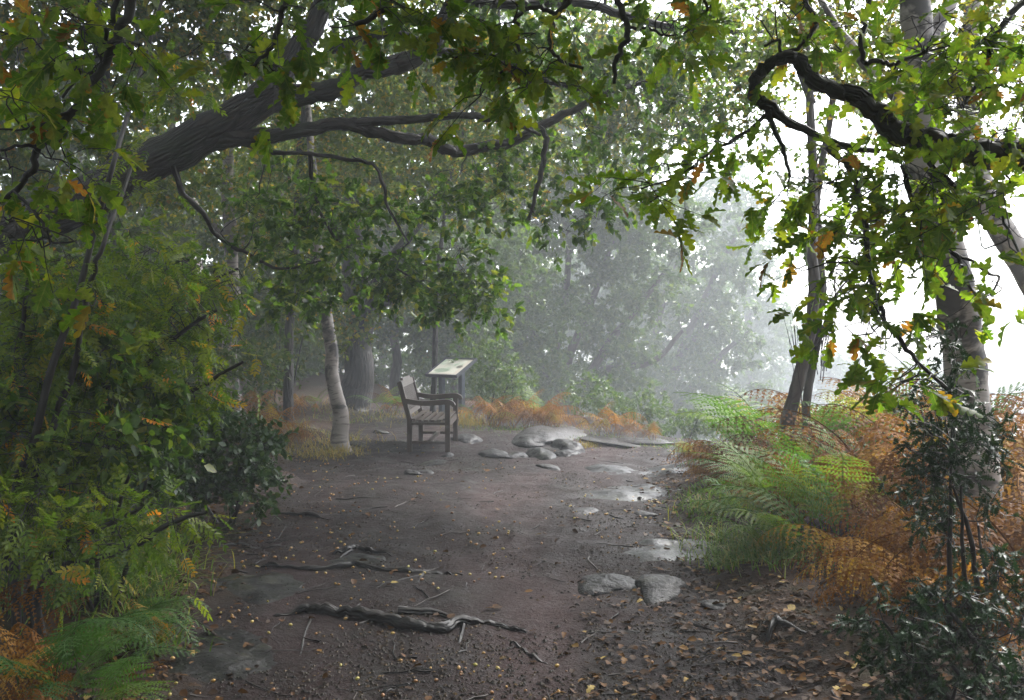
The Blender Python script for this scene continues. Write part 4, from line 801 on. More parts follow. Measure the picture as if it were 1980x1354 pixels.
def brackens():
    r = rngf(500)
    xr = lambda y: float(np.interp(y, _py, _pr))
    # rusty thicket on the right bank
    n = 0
    while n < 105:
        y = r.uniform(4.6, 11.6); x = xr(y) + .25 + r.random() ** 1.3 * (4.2 if y > 6 else 2.2) + (.45 if y < 6 else 0)
        if (x - 0.9) * 0.883 + (y - 16.4) * 0.47 > .9: continue
        px = 990 + x / y * F
        if px > 2150: continue
        edge = x - xr(y)
        sz = (.6 if edge < .5 else 1.0 if edge < 1.1 else 1.35) * (.8 if y < 6 else 1)
        lab, grp = (('low rust brown bracken fringing the right path edge', 'withered bracken along the right path edge') if edge < .5 else ('withered bracken at the back of the right thicket near the twin stems', 'withered bracken near the twin stems') if y > 9.3
                    else ('withered bracken around the birch foot behind the holly', 'withered bracken round the birch foot') if px > 1700 else ('rust brown bracken in the middle of the right thicket', 'withered bracken in the middle of the right thicket'))
        bracken(x, y, FB, int(r.integers(4, 7)), sz, lab, grp, r); n += 1
    for px, py, sz in ((1600, 1120, .5), (1650, 1110, .6), (1700, 1130, .65), (1750, 1120, .7), (1800, 1150, .7), (1850, 1130, .75), (1900, 1160, .75), (1950, 1140, .8), (1640, 1170, .45), (1720, 1190, .55), (1790, 1210, .6), (1870, 1230, .6), (1940, 1230, .65), (1980, 1200, .7), (1970, 1290, .6)):
        b = G(px, py); bracken(b[0], b[1], FB, 5, sz, 'drooping dark rust bracken spilling toward the bottom right corner', 'withered bracken in the lower right', r)
    # green bracken amongst it
    for (px, py, sz, az) in ((1500, 1060, .95, 2.9), (1545, 1055, 1.05, 3.3), (1590, 1045, 1.1, 2.9), (1450, 1010, .8, 2.9), (1625, 1030, 1.1, 2.5), (1660, 1000, 1.1, 3.0), (1480, 985, .9, 2.7), (1710, 1000, 1.15, 2.2), (1430, 1045, .75, 3.1), (1470, 1085, .7, 3.0), (1540, 1090, .8, 2.8)):
        b = G(px, py); bracken(b[0] + .12, b[1], FG, 5, sz, 'fresh green bracken arching out over the right path edge', 'green bracken at the right path edge', r, az=az)
    for k, (px, py, sz) in enumerate(((1490, 935, 1.5), (1465, 925, 1.25), (1620, 930, 1.25), (1700, 925, 1.35), (1760, 940, 1.3), (1820, 935, 1.35), (1560, 915, 1.1), (1660, 915, 1.3))):
        b = G(px, py); bracken(b[0], b[1], FG[:3], 4, sz, 'tall pale green bracken at the back of the right thicket', 'tall green bracken behind the rusty thicket', r, az=2.6 if px < 1500 else None)
    for px, py in ((1350, 905), (1365, 915), (1385, 925)):
        b = G(px, py); bracken(b[0], b[1], FG, 4, .55, 'small yellow-green bracken at the far right path edge', 'small bracken where path meets cliff edge', r)
    # clearing edge and beside the board
    for px, py, n_, sz in ((935, 822, 7, .85), (960, 825, 8, .95), (990, 828, 7, .7), (1020, 829, 8, .8), (1050, 829, 8, .95), (1072, 832, 7, .8), (948, 826, 7, .8), (1035, 832, 7, .65)):
        b = G(px, py); bracken(b[0], b[1], FB, n_, sz, 'rusty bracken clump at the clearing edge right of the board', 'rusty bracken right of the board', r)
    for px, py, sz in ((1150, 838, .55), (1175, 842, .7), (1200, 847, .55), (1235, 851, .5), (1265, 854, .6), (1184, 838, .75)):
        b = G(px, py); bracken(b[0], b[1], FB, 5, sz, 'low orange bracken along the cliff edge', 'orange bracken along the cliff edge', r)
    for px, py, sz in ((915, 814, .5), (1040, 817, .8)):
        b = G(px, py); bracken(b[0], b[1], FG, 4, sz, 'green bracken frond clump mixed into the rusty bracken by the board', 'green bracken by the board', r)
    for px, py, sz, fr in ((520, 868, .8, FB), (540, 872, .7, FB), (510, 858, .9, FB), (555, 868, .6, FB)):
        b = G(px, py); bracken(b[0], b[1], fr, 6, sz, 'rusty bracken clump left of the small birch', 'rusty bracken left of the small birch', r)
    for px, py, sz, fr in ((735, 800, .8, FG), (760, 802, .7, FB), (770, 800, .8, FG), (610, 800, .7, FG), (590, 805, .7, FB), (745, 795, .7, FB), (570, 800, .8, FB), (480, 810, .8, FB)):
        b = G(px, py); bracken(b[0], b[1], fr, 5, sz, 'misty bracken tuft on the woodland floor near the thick oak', 'bracken near the thick oak', r)
    # lower left
    for px, py, n_, sz, az in ((120, 1350, 3, .78, -.7), (190, 1330, 4, .7, -.5), (90, 1290, 3, .7, -.3), (240, 1230, 4, .66, -.2), (290, 1210, 3, .55, -.4), (130, 1200, 3, .75, .3), (60, 1190, 3, .7, .2), (150, 1400, 3, .7, -.5)):
        b = G(px, py); bracken(b[0], b[1], FD, n_, sz, 'deep green fern arching down at the lower left path edge', 'green ferns at lower left', r, az=az, spread=.4)
    for px, py, sz in ((50, 1350, .5), (0, 1320, .55), (90, 1400, .42), (310, 1250, .36), (-20, 1250, .6), (-20, 1380, .6), (20, 1410, .5)):
        b = G(px, py); bracken(b[0], b[1], FB, 5, sz, 'brown curled bracken in the lower left corner', 'brown bracken at lower left', r)
brackens()

# ------------------------------------------------------------------ grass
def blades(g, cx, cy, n, rad, h, r, lean=.5, w=.004):
    rad = rad * 1.25; lean = lean * 1.35; h = h * (1.15 if h > .1 else 1)
    x = cx + r.normal(0, rad, n); y = cy + r.normal(0, rad, n); z = height(x, y) - .01; a = r.uniform(0, 2 * math.pi, n); L = h * r.uniform(.3, 1.35, n); ln = lean * r.uniform(.3, 1.4, n)
    t = np.array([0, .35, .7, 1.0]); d = np.stack([np.cos(a), np.sin(a), 0 * a], -1); s = np.stack([-np.sin(a), np.cos(a), 0 * a], -1)
    c = np.stack([x, y, z], -1)[:, None, :] + d[:, None, :] * (L * ln)[:, None, None] * (t ** 1.8)[None, :, None] + np.array([0, 0, 1]) * (L[:, None] * (t[None] - .45 * np.minimum(ln, 1.2)[:, None] * t[None] ** 2.4))[..., None]
    ww = w * np.array([1, .9, .6, .08]); V = np.concatenate([c + s[:, None, :] * ww[None, :, None], c - s[:, None, :] * ww[None, :, None]], 1)
    i = np.arange(3); f = np.stack([i, i + 1, i + 5, i + 4], -1); Fq = (f[None] + (np.arange(n) * 8)[:, None, None]).reshape(-1, 4)
    g.add(V.reshape(-1, 3), Fq, None, np.repeat(r.random(n), 8))
def grasses():
    r = rngf(600)
    def patch(label, m, spots):
        g = Geo()
        for px, py, n, rad, h, ln in spots: b = G(px, py); blades(g, b[0], b[1], n, rad, h, r, ln)
        o = g.obj('grass', m); tag(o, label, 'grass', None, 'stuff')
    patch('bright green grass tuft at the right path edge', M_GRASS, [(1440, 1075, 260, .12, .22, .8), (1400, 1050, 200, .12, .2, .8), (1480, 1080, 240, .13, .2, .9), (1520, 1075, 180, .12, .18, .9), (1390, 1010, 160, .1, .17, .8), (1370, 985, 160, .1, .15, .7), (1420, 1095, 160, .1, .15, 1.0), (1560, 1070, 120, .1, .15, .9), (1360, 955, 120, .1, .13, .7)])
    patch('long grass under the left thicket', M_GRASS, [(120, 1120, 220, .14, .3, .9), (190, 1150, 220, .14, .28, .9), (250, 1170, 200, .12, .24, 1.0), (60, 1100, 200, .14, .3, .8), (280, 1240, 160, .08, .18, .9), (230, 1080, 220, .15, .28, .9), (290, 1100, 180, .14, .24, 1.0), (150, 1060, 200, .15, .3, .9), (320, 1050, 160, .15, .2, 1.0), (30, 1180, 160, .12, .3, .8)])
    patch('dry straw grass at the foot of trees and along the clearing edge', M_DRY, [(660, 884, 160, .12, .14, .8), (630, 880, 140, .14, .12, .9), (590, 870, 240, .3, .16, .9), (610, 855, 260, .35, .2, .9), (905, 822, 200, .12, .25, .7), (700, 800, 200, .5, .16, .8), (760, 808, 240, .5, .14, .9), (1130, 862, 120, .08, .1, 1.0), (580, 880, 140, .2, .12, 1.0), (920, 825, 120, .2, .12, .9)])
    patch('short green turf fringe along the cliff edge', M_GRASS, [(960, 829, 240, .25, .06, .7), (1020, 832, 260, .25, .06, .7), (1080, 836, 260, .25, .06, .7), (1130, 842, 240, .2, .06, .7), (1180, 848, 200, .2, .06, .7), (1300, 860, 160, .25, .06, .7), (1340, 866, 140, .2, .08, .7), (600, 840, 160, .3, .1, .7), (670, 815, 200, .4, .1, .7), (1240, 855, 160, .2, .06, .7)])
grasses()

# ------------------------------------------------------------------ stones, roots
def stone(px, py, wpx, hpx, label, seed, depth=None, rot=0.0, sink=.45):
    b = G(px, py); s = b[1] / F; rx = wpx * s * .5; hgt = hpx * s * .62; ry = depth if depth else rx * .8
    r = rngf(seed); nu, nv = 40, 18
    u = np.linspace(0, 2 * math.pi, nu, endpoint=False); v = np.linspace(0, math.pi / 2 * 1.15, nv)[1:]
    U, Vv = np.meshgrid(u, v); d = np.stack([np.cos(U) * np.sin(Vv), np.sin(U) * np.sin(Vv), np.cos(Vv)], -1).reshape(-1, 3); d = np.vstack([[[0, 0, 1]], d])
    pn = norm(np.vstack([r.normal(size=(13, 3)) * [1, 1, .8], [[.15, -.1, 1]]])); ph = r.uniform(.75, 1.0, 14); ph[-1] = .8
    dt = np.maximum(d @ pn.T, .02); k = (((dt / ph) ** 5).sum(1)) ** (-1 / 5) * 1.12                      # soft intersection of flat faces
    k = k * (1 + .10 * fbm(d[:, 0] * 2.2 + seed, d[:, 1] * 2.2, d[:, 2] * 2.2, 3, seed) + .035 * fbm(d[:, 0] * 8, d[:, 1] * 8, d[:, 2] * 8 + seed, 3, seed + 3))
    q = d * k[:, None] * np.array([rx * 1.02, ry * 1.02, hgt * 1.5]); q[:, 2] -= hgt * .3
    q[:, 2] += q[:, 0] / rx * hgt * r.uniform(-.3, .3)
    c, s_ = math.cos(rot), math.sin(rot); q = np.stack([q[:, 0] * c - q[:, 1] * s_, q[:, 0] * s_ + q[:, 1] * c, q[:, 2]], -1)
    f0 = np.array([[0, 1 + i, 1 + (i + 1) % nu] for i in range(nu)]); ff = []
    for j in range(nv - 2):
        a = 1 + j * nu + np.arange(nu); a2 = 1 + j * nu + (np.arange(nu) + 1) % nu; ff.append(np.stack([a, a + nu, a2 + nu, a2], -1))
    bb = b + np.array([0, ry * .6, 0]); bb[2] = hz(bb[0], bb[1])
    g = Geo().add(q + bb, [f0, np.vstack(ff)]); o = g.obj('rock', M_STONE, None, bb); tag(o, label, 'rock'); return o
ROCKS = [(950, 884, 66, 16, 'long low rock at the left end of the cluster in front of the board', .3), (1002, 884, 46, 14, 'small rounded rock second from left in the cluster', .22), (1045, 884, 62, 28, 'biggest humped rock in the middle of the cluster', .5), (1098, 882, 50, 14, 'small smooth rock just right of the humped one', .22), (1105, 872, 70, 26, 'broad pale rock at the right of the cluster with dry grass', .45),
         (1040, 858, 110, 22, 'wide grey outcrop at the back of the rock cluster', .6), (905, 855, 60, 16, 'low wet rock between bench and rock cluster', .35), (1065, 908, 44, 9, 'single small rock on the mud below the cluster', .14),
         (1130, 992, 64, 8, 'narrow sliver of rock beside the path centre', .12), (1215, 858, 70, 9, 'distant flat rock near the orange bracken', .3), (1155, 852, 60, 7, 'thin distant ledge behind the rock cluster', .3), (865, 884, 26, 13, 'dark angular rock under the front leg of the bench', .1), (842, 900, 70, 7, 'flat rock in the mud in front of the bench', .16), (795, 918, 36, 10, 'little rock left of the path in front of the bench', .1),
         (820, 914, 40, 7, 'small flat rock next to the little one before the bench', .1), (690, 862, 34, 8, 'small blue-grey rock beside the small birch', .15), (1168, 1140, 110, 20, 'left of the two smooth boulders in the near right of the path', .2), (1290, 1148, 104, 30, 'right and larger of the two smooth boulders near right', .22), (735, 838, 34, 9, 'dark rock lying on the floor left of the bench', .12), (720, 1188, 34, 8, 'small stone wedged behind the big root', .06), (1385, 1175, 70, 12, 'half-buried grey stone at the edge of the leaf litter', .1), (1250, 998, 50, 8, 'dark flake of rock below the large slab', .08)]
for k, (px, py, w, h, lab, dp) in enumerate(ROCKS): stone(px, py, w, h, lab, 700 + k, dp)
M_BED = stone_mat('muddy_bedrock', .62)
def slab(label, pts, seed):
    """bedrock showing flush through the mud: a thin polygon a little proud of the soil"""
    r = rngf(seed); w = np.array([G(a, b)[:2] for a, b in pts]); c = w.mean(0); n = 48; nr = 12
    ang = np.arctan2(w[:, 1] - c[1], w[:, 0] - c[0]); rad = np.linalg.norm(w - c, axis=1); o_ = np.argsort(ang)
    t = np.linspace(-math.pi, math.pi, n, endpoint=False); R = np.interp(t, ang[o_], rad[o_], period=2 * math.pi) * (1 + .1 * fbm(np.cos(t) * 3, np.sin(t) * 3, seed, 3, seed))
    k = (np.arange(nr + 1) / nr)[:, None]; X = c[0] + np.cos(t) * R * k; Y = c[1] + np.sin(t) * R * k
    Z = height(X, Y) + .034 * (1 - k ** 2) - .014 + .016 * fbm(X * 4, Y * 4, 0, 3, seed)
    Vv = np.stack([X, Y, Z], -1).reshape(-1, 3); i = np.arange(nr)[:, None] * n; j = np.arange(n)[None]
    f = np.stack([i + j, i + (j + 1) % n, i + n + (j + 1) % n, i + n + j], -1).reshape(-1, 4)
    b = np.array([*c, hz(*c)]); tag(Geo().add(Vv, f).obj('bedrock_slab', M_BED, None, b), label, 'rock')
slab('broad blue-grey bedrock patch in the path beside the grass tuft', [(1190, 1085), (1230, 1055), (1300, 1030), (1368, 1020), (1378, 1060), (1370, 1095), (1290, 1097)], 751)
slab('thin flat slab flush with the mud beyond the large slab', [(1110, 908), (1150, 898), (1210, 900), (1230, 910), (1180, 918)], 759)
slab('flat pale slab at the right side of the clearing', [(1240, 910), (1280, 898), (1335, 902), (1345, 914), (1290, 920)], 761)
slab('large flat wet slab across the right half of the path', [(1120, 955), (1180, 938), (1260, 932), (1320, 945), (1290, 968), (1200, 972)], 763)
slab('greenish bedrock patch on the left of the path', [(390, 1150), (430, 1105), (540, 1100), (600, 1130), (560, 1160), (450, 1170)], 753)
slab('flat bedrock strip at the lower left of the path', [(330, 1270), (420, 1215), (520, 1230), (560, 1275), (460, 1320), (350, 1330)], 755)
slab('dark bedrock patch near the small root knot', [(640, 1088), (680, 1068), (740, 1072), (760, 1090), (700, 1098)], 757)
def root(label, pix, rads, seed, lift=.5, sides=()):
    pts = [G(a, b) for a, b in pix]; q = np.array(pts); r = rngf(seed); s = spline(q, 8); rr = .78 * np.interp(np.linspace(0, 1, len(s)), np.linspace(0, 1, len(rads)), rads)
    s[:, 2] = height(s[:, 0], s[:, 1]) + rr * lift + .014 * fbm(np.arange(len(s)) * .35, seed, 0, 2, seed); s[[0, -1], 2] -= rr[[0, -1]] * 1.6
    base = s[len(s) // 2].copy(); base[2] = hz(base[0], base[1]); e = empty('tree_root', base, label, 'root')
    g = Geo(); tubes(g, s, rr, 10, .28, 11, seed); g.obj('main_root', M_ROOT, e)
    for pix2, rd2 in sides:
        q2 = spline(np.array([G(a, b) for a, b in pix2]), 8); r2 = np.linspace(rd2, rd2 * .35, len(q2)); q2[:, 2] = height(q2[:, 0], q2[:, 1]) + r2 * .4; q2[-1, 2] -= .02
        g = Geo(); tubes(g, q2, r2, 8, .25, 14, seed + 1); g.obj('side_root', M_ROOT, e)
root('thick black root snaking across the near path', [(530, 1192), (580, 1184), (625, 1186), (680, 1194), (740, 1204), (800, 1216), (850, 1222), (890, 1208), (940, 1206), (990, 1218), (1020, 1224)], [.012, .03, .042, .04, .042, .04, .036, .028, .022, .018, .01], 801, .75, [([(770, 1186), (810, 1188), (850, 1190), (888, 1202)], .034), ([(896, 1210), (892, 1230), (886, 1246)], .014), ([(600, 1200), (588, 1230), (580, 1270)], .008)])
root('long thinner root behind the thick one', [(485, 1092), (540, 1096), (600, 1102), (660, 1098), (690, 1094), (740, 1104), (800, 1108), (850, 1110), (880, 1112)], [.01, .02, .024, .026, .032, .026, .02, .016, .008], 803, .6, [([(820, 1108), (812, 1120), (806, 1128)], .01)])
root('short arched root furthest back on the left of the path', [(640, 1072), (670, 1066), (690, 1060), (720, 1070), (765, 1078)], [.01, .02, .026, .018, .008], 805, .8, [([(680, 1066), (660, 1078), (650, 1092)], .012)])
root('low dark root running out from the left bush', [(530, 994), (570, 998), (610, 1000), (640, 1006)], [.012, .026, .022, .01], 807, .4)
root('thin crooked root at the bottom right of the mud', [(985, 1244), (1010, 1256), (1030, 1272), (1060, 1284)], [.008, .014, .012, .006], 809, .5)
root('short dark root at the bottom centre', [(735, 1346), (760, 1332), (790, 1326)], [.01, .016, .008], 811, .5)
root('forked grey root among the leaf litter at lower right', [(1480, 1248), (1500, 1232), (1520, 1226), (1560, 1222)], [.016, .02, .016, .008], 813, .6, [([(1520, 1226), (1500, 1220), (1470, 1220)], .01)])
root('faint root ridge under the left saplings', [(400, 1062), (450, 1054), (500, 1060), (560, 1052)], [.008, .016, .014, .006], 815, .4)

# ------------------------------------------------------------------ bench and information board
def box(g, c, size, rot=None, bev=.006):
    bm = bmesh.new(); bmesh.ops.create_cube(bm, size=1); bmesh.ops.scale(bm, vec=size, verts=bm.verts)
    bmesh.ops.bevel(bm, geom=list(bm.edges), offset=bev, segments=2, affect='EDGES')
    if rot is not None: bmesh.ops.transform(bm, matrix=rot, verts=bm.verts)
    bm.verts.ensure_lookup_table(); V = np.array([v.co[:] for v in bm.verts]) + np.asarray(c)
    ax = int(np.argmax(size)); uv = np.stack([V[:, (ax + 1) % 3] + V[:, (ax + 2) % 3] * 1.3, V[:, ax]], -1)
    d = {}
    for f in bm.faces: d.setdefault(len(f.verts), []).append([v.index for v in f.verts])
    g.add(V, [np.array(x) for x in d.values()], uv); bm.free()
def bar(g, a, b, w, t, bev=.005):
    """square bar from a to b; w across (y-ish), t thickness"""
    a, b = Vector(a), Vector(b); d = b - a; q = d.to_track_quat('Z', 'Y').to_matrix().to_4x4()
    box(g, (a + b) / 2, (t, w, d.length), q, bev)
def lobj(g, name, m, parent):
    o = bpy.data.objects.new(name, g.mesh(name, m, False)); C.objects.link(o); o.parent = parent; return o
def bench():
    L = 1.2; gz = min(hz(-1.27, 12.55), hz(-.8, 12.55), hz(-.8, 13.75))
    e = empty('wooden_bench', (-1.03, 13.15, gz), 'weathered wooden two-seat garden bench with curved arms, seen end-on in the clearing', 'bench', None, math.radians(-1.5))
    for y in (-L / 2, L / 2):
        g = Geo(); bar(g, (-.245, y, -.04), (-.245, y, .42), .062, .062); lobj(g, 'leg', M_WOOD, e)
        g = Geo(); bar(g, (-.245, y, .4), (-.375, y, .885), .06, .06); lobj(g, 'back_post', M_WOOD, e)
        g = Geo(); bar(g, (.235, y, -.04), (.235, y, .615), .062, .064); lobj(g, 'leg', M_WOOD, e)
        g = Geo(); bar(g, (-.22, y, .36), (.21, y, .36), .035, .085); lobj(g, 'side_rail', M_WOOD, e)
        g = Geo(); bar(g, (-.22, y, .12), (.21, y, .12), .035, .05); lobj(g, 'stretcher', M_WOOD, e)
        # curved armrest: profile swept across its width
        pr = spline(np.array([[-.33, .655], [-.2, .628], [-.05, .615], [.1, .625], [.22, .632], [.29, .615], [.315, .58]]), 4); n = len(pr)
        tn = norm(np.gradient(pr, axis=0)); nr = np.stack([-tn[:, 1], tn[:, 0]], -1); th = np.interp(np.linspace(0, 1, n), [0, .7, 1], [.03, .032, .022])
        up, lo = pr + nr * th[:, None], pr - nr * th[:, None]; w = .038
        V = np.vstack([np.stack([q[:, 0], np.full(n, y + s), q[:, 1]], -1) for q, s in ((up, w), (up, -w), (lo, -w), (lo, w))])
        i = np.arange(n - 1); f = [np.stack([a * n + i, a * n + i + 1, b_ * n + i + 1, b_ * n + i], -1) for a, b_ in ((0, 1), (1, 2), (2, 3), (3, 0))]
        f.append(np.array([[0, n, 2 * n, 3 * n], [n - 1, 4 * n - 1, 3 * n - 1, 2 * n - 1]]))
        lobj(Geo().add(V, f, V[:, [1, 0]]), 'armrest', M_WOOD, e)
    g = Geo(); box(g, (.24, 0, .345), (.03, L - .06, .08)); box(g, (-.245, 0, .345), (.03, L - .06, .07)); seat = lobj(g, 'seat_frame', M_WOOD, e)
    for k in range(6):
        g = Geo(); x = -.205 + k * .083; box(g, (x, 0, .405 + (.006 if k in (0, 5) else 0) - .012 * math.sin(k / 5 * math.pi)), (.062, L + .05, .022)); lobj(g, 'seat_slat', M_WOOD, seat)
    g = Geo(); box(g, (-.0, 0, .125), (.05, L - .03, .04)); lobj(g, 'stretcher', M_WOOD, e)
    dirb = np.array([-.13, 0, .485]) / .502; p0 = np.array([-.245, 0, .4]); q = Matrix.Rotation(-math.atan2(.13, .485), 4, 'Y')
    g = Geo(); box(g, p0 + dirb * .465, (.034, L - .06, .085), q); box(g, p0 + dirb * .515, (.032, L * .62, .05), q); box(g, p0 + dirb * .09, (.034, L - .06, .06), q); back = lobj(g, 'backrest', M_WOOD, e)
    for k in range(13):
        g = Geo(); box(g, p0 + dirb * .275 + [0, -L / 2 + .09 + k * (L - .18) / 12, 0], (.016, .05, .36), q, .003); lobj(g, 'back_slat', M_WOOD, back)
bench()
def board():
    c = np.array([P(893, 0, 17.2)[0] + .0, 17.05, 0]); c[2] = hz(c[0], c[1])
    wv = np.array([.56, -.45, 0]); w = np.linalg.norm(wv); wv = wv / w; up = np.array([.33, .41, .28]); ul = np.linalg.norm(up); up = up / ul; nr = np.cross(wv, up)
    o0 = P(872, 709, 17.2)
    e = empty('information_board', c, 'blue-grey information board on two posts with a slanted printed panel', 'sign')
    M4 = Matrix([[wv[i], up[i], nr[i], 0] for i in range(3)] + [[0, 0, 0, 1]])
    def slabp(g, cu, cv, cn, sx, sy, sz, bev=.004):
        g2 = Geo(); box(g2, (0, 0, 0), (sx, sy, sz), None, bev); V = g2.V[0] + np.array([cu, cv, cn]); g.add(o0 + V[:, :1] * wv + V[:, 1:2] * up + V[:, 2:] * nr, g2.Fc, g2.uv[0])
    g = Geo(); slabp(g, 0, 0, -.03, w, ul, .035); bb_ = g.obj('backing_board', M_FRAME, e, smooth=False)
    for cu, cv, sx, sy in ((0, ul / 2 - .012, w + .02, .03), (0, -ul / 2 + .012, w + .02, .03), (w / 2 - .01, 0, .03, ul - .036), (-w / 2 + .01, 0, .03, ul - .036)):
        g = Geo(); slabp(g, cu, cv, -.012, sx, sy, .046); g.obj('frame_edge', M_FRAME, bb_, smooth=False)
    # printed sheet: flat mesh with its own local frame so Generated runs over it
    me = bpy.data.meshes.new('printed_sheet'); hw, hh = w / 2 - .026, ul / 2 - .028
    me.from_pydata([(-hw, -hh, 0), (hw, -hh, 0), (hw, hh, 0), (-hw, hh, 0)], [], [(0, 1, 2, 3)]); me.materials.append(M_PRINT)
    s = bpy.data.objects.new('printed_sheet', me); C.objects.link(s); s.parent = bb_; p = o0 + nr * -.006 - c
    s.matrix_basis = Matrix([[wv[i], up[i], nr[i], p[i]] for i in range(3)] + [[0, 0, 0, 1]])
    az = math.atan2(wv[1], wv[0])
    for sg in (-1, 1):
        q = o0 + wv * sg * .23 + up * .02; ht = q[2] - .04; g = Geo(); z0 = hz(q[0], q[1]) - .1
        box(g, (q[0], q[1], (ht + z0) / 2 - .02), (.085, .085, ht - z0), Matrix.Rotation(az, 4, 'Z'), .005); g.obj('post', M_POST, e, smooth=False)
board()

# ------------------------------------------------------------------ litter on the ground
def ground_pts(n, r, y0=3.9, y1=15, xpad=.0, power=2.0):
    y = y0 + (y1 - y0) * r.random(n) ** power; l = np.interp(y, _py, _pl); rr = np.interp(y, _py, _pr)
    x = l - xpad + (rr - l + 2 * xpad) * r.random(n); return x, y
def litter():
    r = rngf(900)
    # acorns
    nu, nv = 7, 5; V = [[0, 0, -.5]]; 
    for j in range(1, nv):
        a = math.pi * j / nv
        for i in range(nu): V.append([.36 * math.sin(a) * math.cos(2 * math.pi * i / nu), .36 * math.sin(a) * math.sin(2 * math.pi * i / nu), -.5 * math.cos(a)])
    V.append([0, 0, .56]); f4 = [[1 + j * nu + i, 1 + j * nu + (i + 1) % nu, 1 + (j + 1) * nu + (i + 1) % nu, 1 + (j + 1) * nu + i] for j in range(nv - 2) for i in range(nu)]
    f3 = [[0, 1 + (i + 1) % nu, 1 + i] for i in range(nu)] + [[len(V) - 1, 1 + (nv - 2) * nu + i, 1 + (nv - 2) * nu + (i + 1) % nu] for i in range(nu)]
    T = np.array(V)[:, [2, 0, 1]]; me = Geo().add(T, [np.array(f3), np.array(f4)]).mesh('acorn', M_ACORN)
    x, y = ground_pts(2600, r, 3.9, 14, .1, 1.6); keep = fbm(x * .9, y * .9, 0, 2, 33) + .4 * (x < 0) - .5 * trodden(x, y) + r.normal(0, .22, len(x)) > .32; x, y = x[keep][:560], y[keep][:560]
    sc = .021 * r.uniform(.55, 1.3, len(x)); z = height(x, y) + sc * .3; order = np.argsort(y)
    for i in order[:300]:
        o = bpy.data.objects.new('acorn', me); C.objects.link(o); o.location = (x[i], y[i], z[i]); o.scale = [sc[i]] * 3; o.rotation_euler = (r.uniform(0, 6), r.normal(0, .3), r.uniform(0, 6))
        tag(o, 'yellow-brown acorn lying on the wet mud of the path', 'acorn', 'acorns scattered on the path')
    rest = order[300:]; g = Geo(); a = r.uniform(0, 6.28, len(rest)); ax = np.stack([np.cos(a), np.sin(a), 0 * a], -1)
    scatter(g, T, [np.array(f3), np.array(f4)], np.stack([x, y, z], -1)[rest], frames(ax, np.tile([0, 0, 1.0], (len(rest), 1))), sc[rest], r.random(len(rest)))
    tag(g.obj('acorns', M_ACORN), 'sprinkling of acorns further up the path', 'acorns', None, 'stuff')
    # fallen leaves: dense at lower right and along the edges
    N = 5200; y = 3.7 + 9 * r.random(N) ** 1.8; l = np.interp(y, _py, _pl); rr = np.interp(y, _py, _pr); side = r.random(N)
    x = np.where(side < .62, rr - .55 * r.random(N) ** 1.5 * (1 + (y < 6.5)) + 1.5 * r.random(N) ** 2, np.where(side < .94, l + .35 * r.random(N) ** 2 - .9 * r.random(N), l + (rr - l) * r.random(N)))
    sc = r.uniform(.028, .07, N); pos = np.stack([x, y, height(x, y) + .008 + .012 * r.random(N)], -1); a = r.uniform(0, 6.28, N)
    R = frames(np.stack([np.cos(a), np.sin(a), r.normal(0, .15, N)], -1), np.array([0, 0, 1.0]) + r.normal(0, .3, (N, 3)))
    px, py, d = screen(pos); score = np.where((px > 0) & (px < 1980) & (py < 1354), sc / d, -1); order = np.argsort(-score)
    for i in order[:300]:
        o = bpy.data.objects.new('fallen_leaf', tmesh(T_OAKM[int(r.integers(3))], M_LITTER, 'fallen_leaf')); C.objects.link(o)
        o.matrix_basis = Matrix([[*(R[i][k] * sc[i]), pos[i][k]] for k in range(3)] + [[0, 0, 0, 1]])
        right = x[i] > .5 * (np.interp(y[i], _py, _pl) + np.interp(y[i], _py, _pr))
        tag(o, 'damp brown fallen oak leaf on the ground right of the path middle' if right else 'damp brown fallen oak leaf on the ground left of the path middle', 'leaf', 'fallen leaves on the right' if right else 'fallen leaves on the left')
    rest = order[300:]; g = Geo(); wh = r.integers(3, size=N)
    for k in range(3): s = rest[wh[rest] == k]; scatter(g, T_OVATE[k][0], T_OVATE[k][1], pos[s], R[s], sc[s], r.random(len(s)))
    tag(g.obj('leaf_litter', M_LITTER), 'brown oak leaf litter along the path edges', 'leaf litter', None, 'stuff')
    # crumbs of soil and grit
    N = 34000; x, y = ground_pts(N, r, 3.7, 15, .3, 1.9); keep = fbm(x * 1.6, y * 1.6, 0, 3, 35) - .9 * trodden(x, y) + r.normal(0, .25, N) > -.15; x, y = x[keep], y[keep]; N = len(x)
    sc = .014 * r.uniform(.3, 1.3, N) * (1 + .5 * (r.random(N) < .06)); pos = np.stack([x, y, height(x, y) + sc * .15], -1); a = r.uniform(0, 6.28, N)
    O = np.array([[1, 0, 0], [-1, .1, 0], [0, .7, .1], [.1, -.8, 0], [0, .1, .6]], float) * .8; ff = [np.array([[0, 2, 4], [2, 1, 4], [1, 3, 4], [3, 0, 4]])]
    g = Geo(); scatter(g, O, ff, pos, frames(np.stack([np.cos(a), np.sin(a), 0 * a], -1), np.array([0, 0, 1.0]) + r.normal(0, .2, (N, 3))), sc, r.random(N))
    tag(g.obj('soil_crumbs', M_CRUMB, smooth=False), 'dark crumbs of soil, bark and grit on the path', 'grit', None, 'stuff')
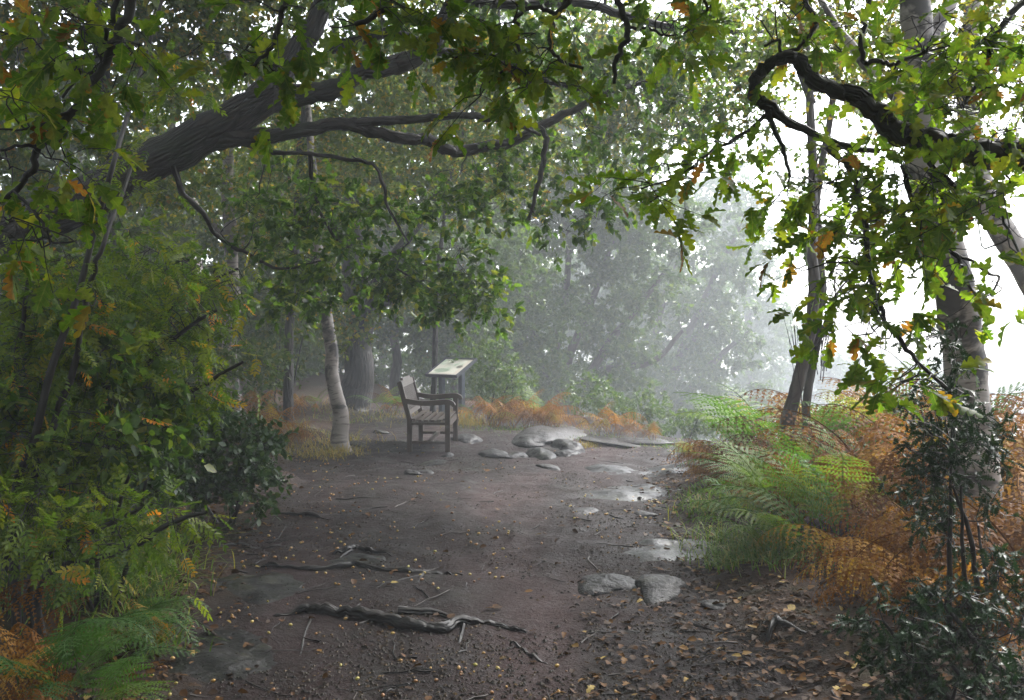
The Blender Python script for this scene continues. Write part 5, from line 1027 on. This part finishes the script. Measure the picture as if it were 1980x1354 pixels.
    # twigs
    for k in range(150):
        y = 3.9 + 8 * r.random() ** 1.8; l, rr = np.interp(y, _py, _pl), np.interp(y, _py, _pr); x = r.uniform(l, rr + .3); a = r.uniform(0, 6.28); L = r.uniform(.05, .32) if k > 15 else r.uniform(.3, .5)
        t = np.linspace(-.5, .5, 6); q = np.stack([x + np.cos(a) * L * t + r.normal(0, .03 * L, 6), y + np.sin(a) * L * t + r.normal(0, .03 * L, 6), 0 * t], -1); q[:, 2] = height(q[:, 0], q[:, 1]) + .006
        g = Geo(); tubes(g, q, np.linspace(.005, .002, 6) * r.uniform(.6, 1.3), 5); b = q[2]
        o = g.obj('fallen_twig', M_ROOT if k % 3 else M_BRNB, None, b)
        tag(o, 'thin fallen twig lying on the far half of the path' if y > 7 else 'thin fallen twig lying on the near half of the path', 'twig', 'fallen twigs far up the path' if y > 7 else 'fallen twigs on the near path')
litter()

# ------------------------------------------------------------------ small groups: say which one, counted from the left
def which():
    words = ['leftmost', 'second from left', 'third from left', 'fourth from left', 'fifth from left', 'sixth from left', 'seventh from left', 'eighth from left', 'ninth from left', 'tenth from left', 'eleventh from left', 'twelfth from left']
    gr = {}
    for o in C.objects:
        if 'group' in o and o.parent is None: gr.setdefault((o['group'], o['label']), []).append(o)
    for (g, l), v in gr.items():
        if 1 < len(v) <= 12:
            v.sort(key=lambda o: o.location[0] / max(o.location[1], .5))
            for k, o in enumerate(v): o['label'] = l + ', ' + words[k]
which()

# ------------------------------------------------------------------ haze
def haze():
    zs = [v[2] for o in C.objects if o.type == 'MESH' and o.name.split('.')[0] in ('foliage', 'trunk', 'branch', 'twigs') for v in [(o.matrix_basis @ Vector(c)) + (o.parent.location if o.parent else Vector()) for c in o.bound_box]]
    top = max(zs) + .5; bot = -9.0
    g = Geo(); V = np.array([[x, y, z] for x in (-155, 155) for y in (-65, 155) for z in (bot, top)], float)
    g.add(V, np.array([[0, 1, 3, 2], [4, 6, 7, 5], [0, 4, 5, 1], [2, 3, 7, 6], [0, 2, 6, 4], [1, 5, 7, 3]]))
    m, n = mat('mist'); pv = n.nodes.new('ShaderNodeVolumePrincipled'); pv.inputs['Color'].default_value = (.9, .95, .985, 1)
    pv.inputs['Density'].default_value = HAZE; pv.inputs['Density Attribute'].default_value = ''; pv.inputs['Anisotropy'].default_value = .1
    o = n.nodes.new('ShaderNodeOutputMaterial'); n.links.new(pv.outputs[0], o.inputs['Volume']); m.cycles.homogeneous_volume = True
    h = g.obj('haze', m, smooth=False); h['kind'] = 'stuff'; h['label'] = 'pale grey autumn mist filling the wood and valley'
haze()
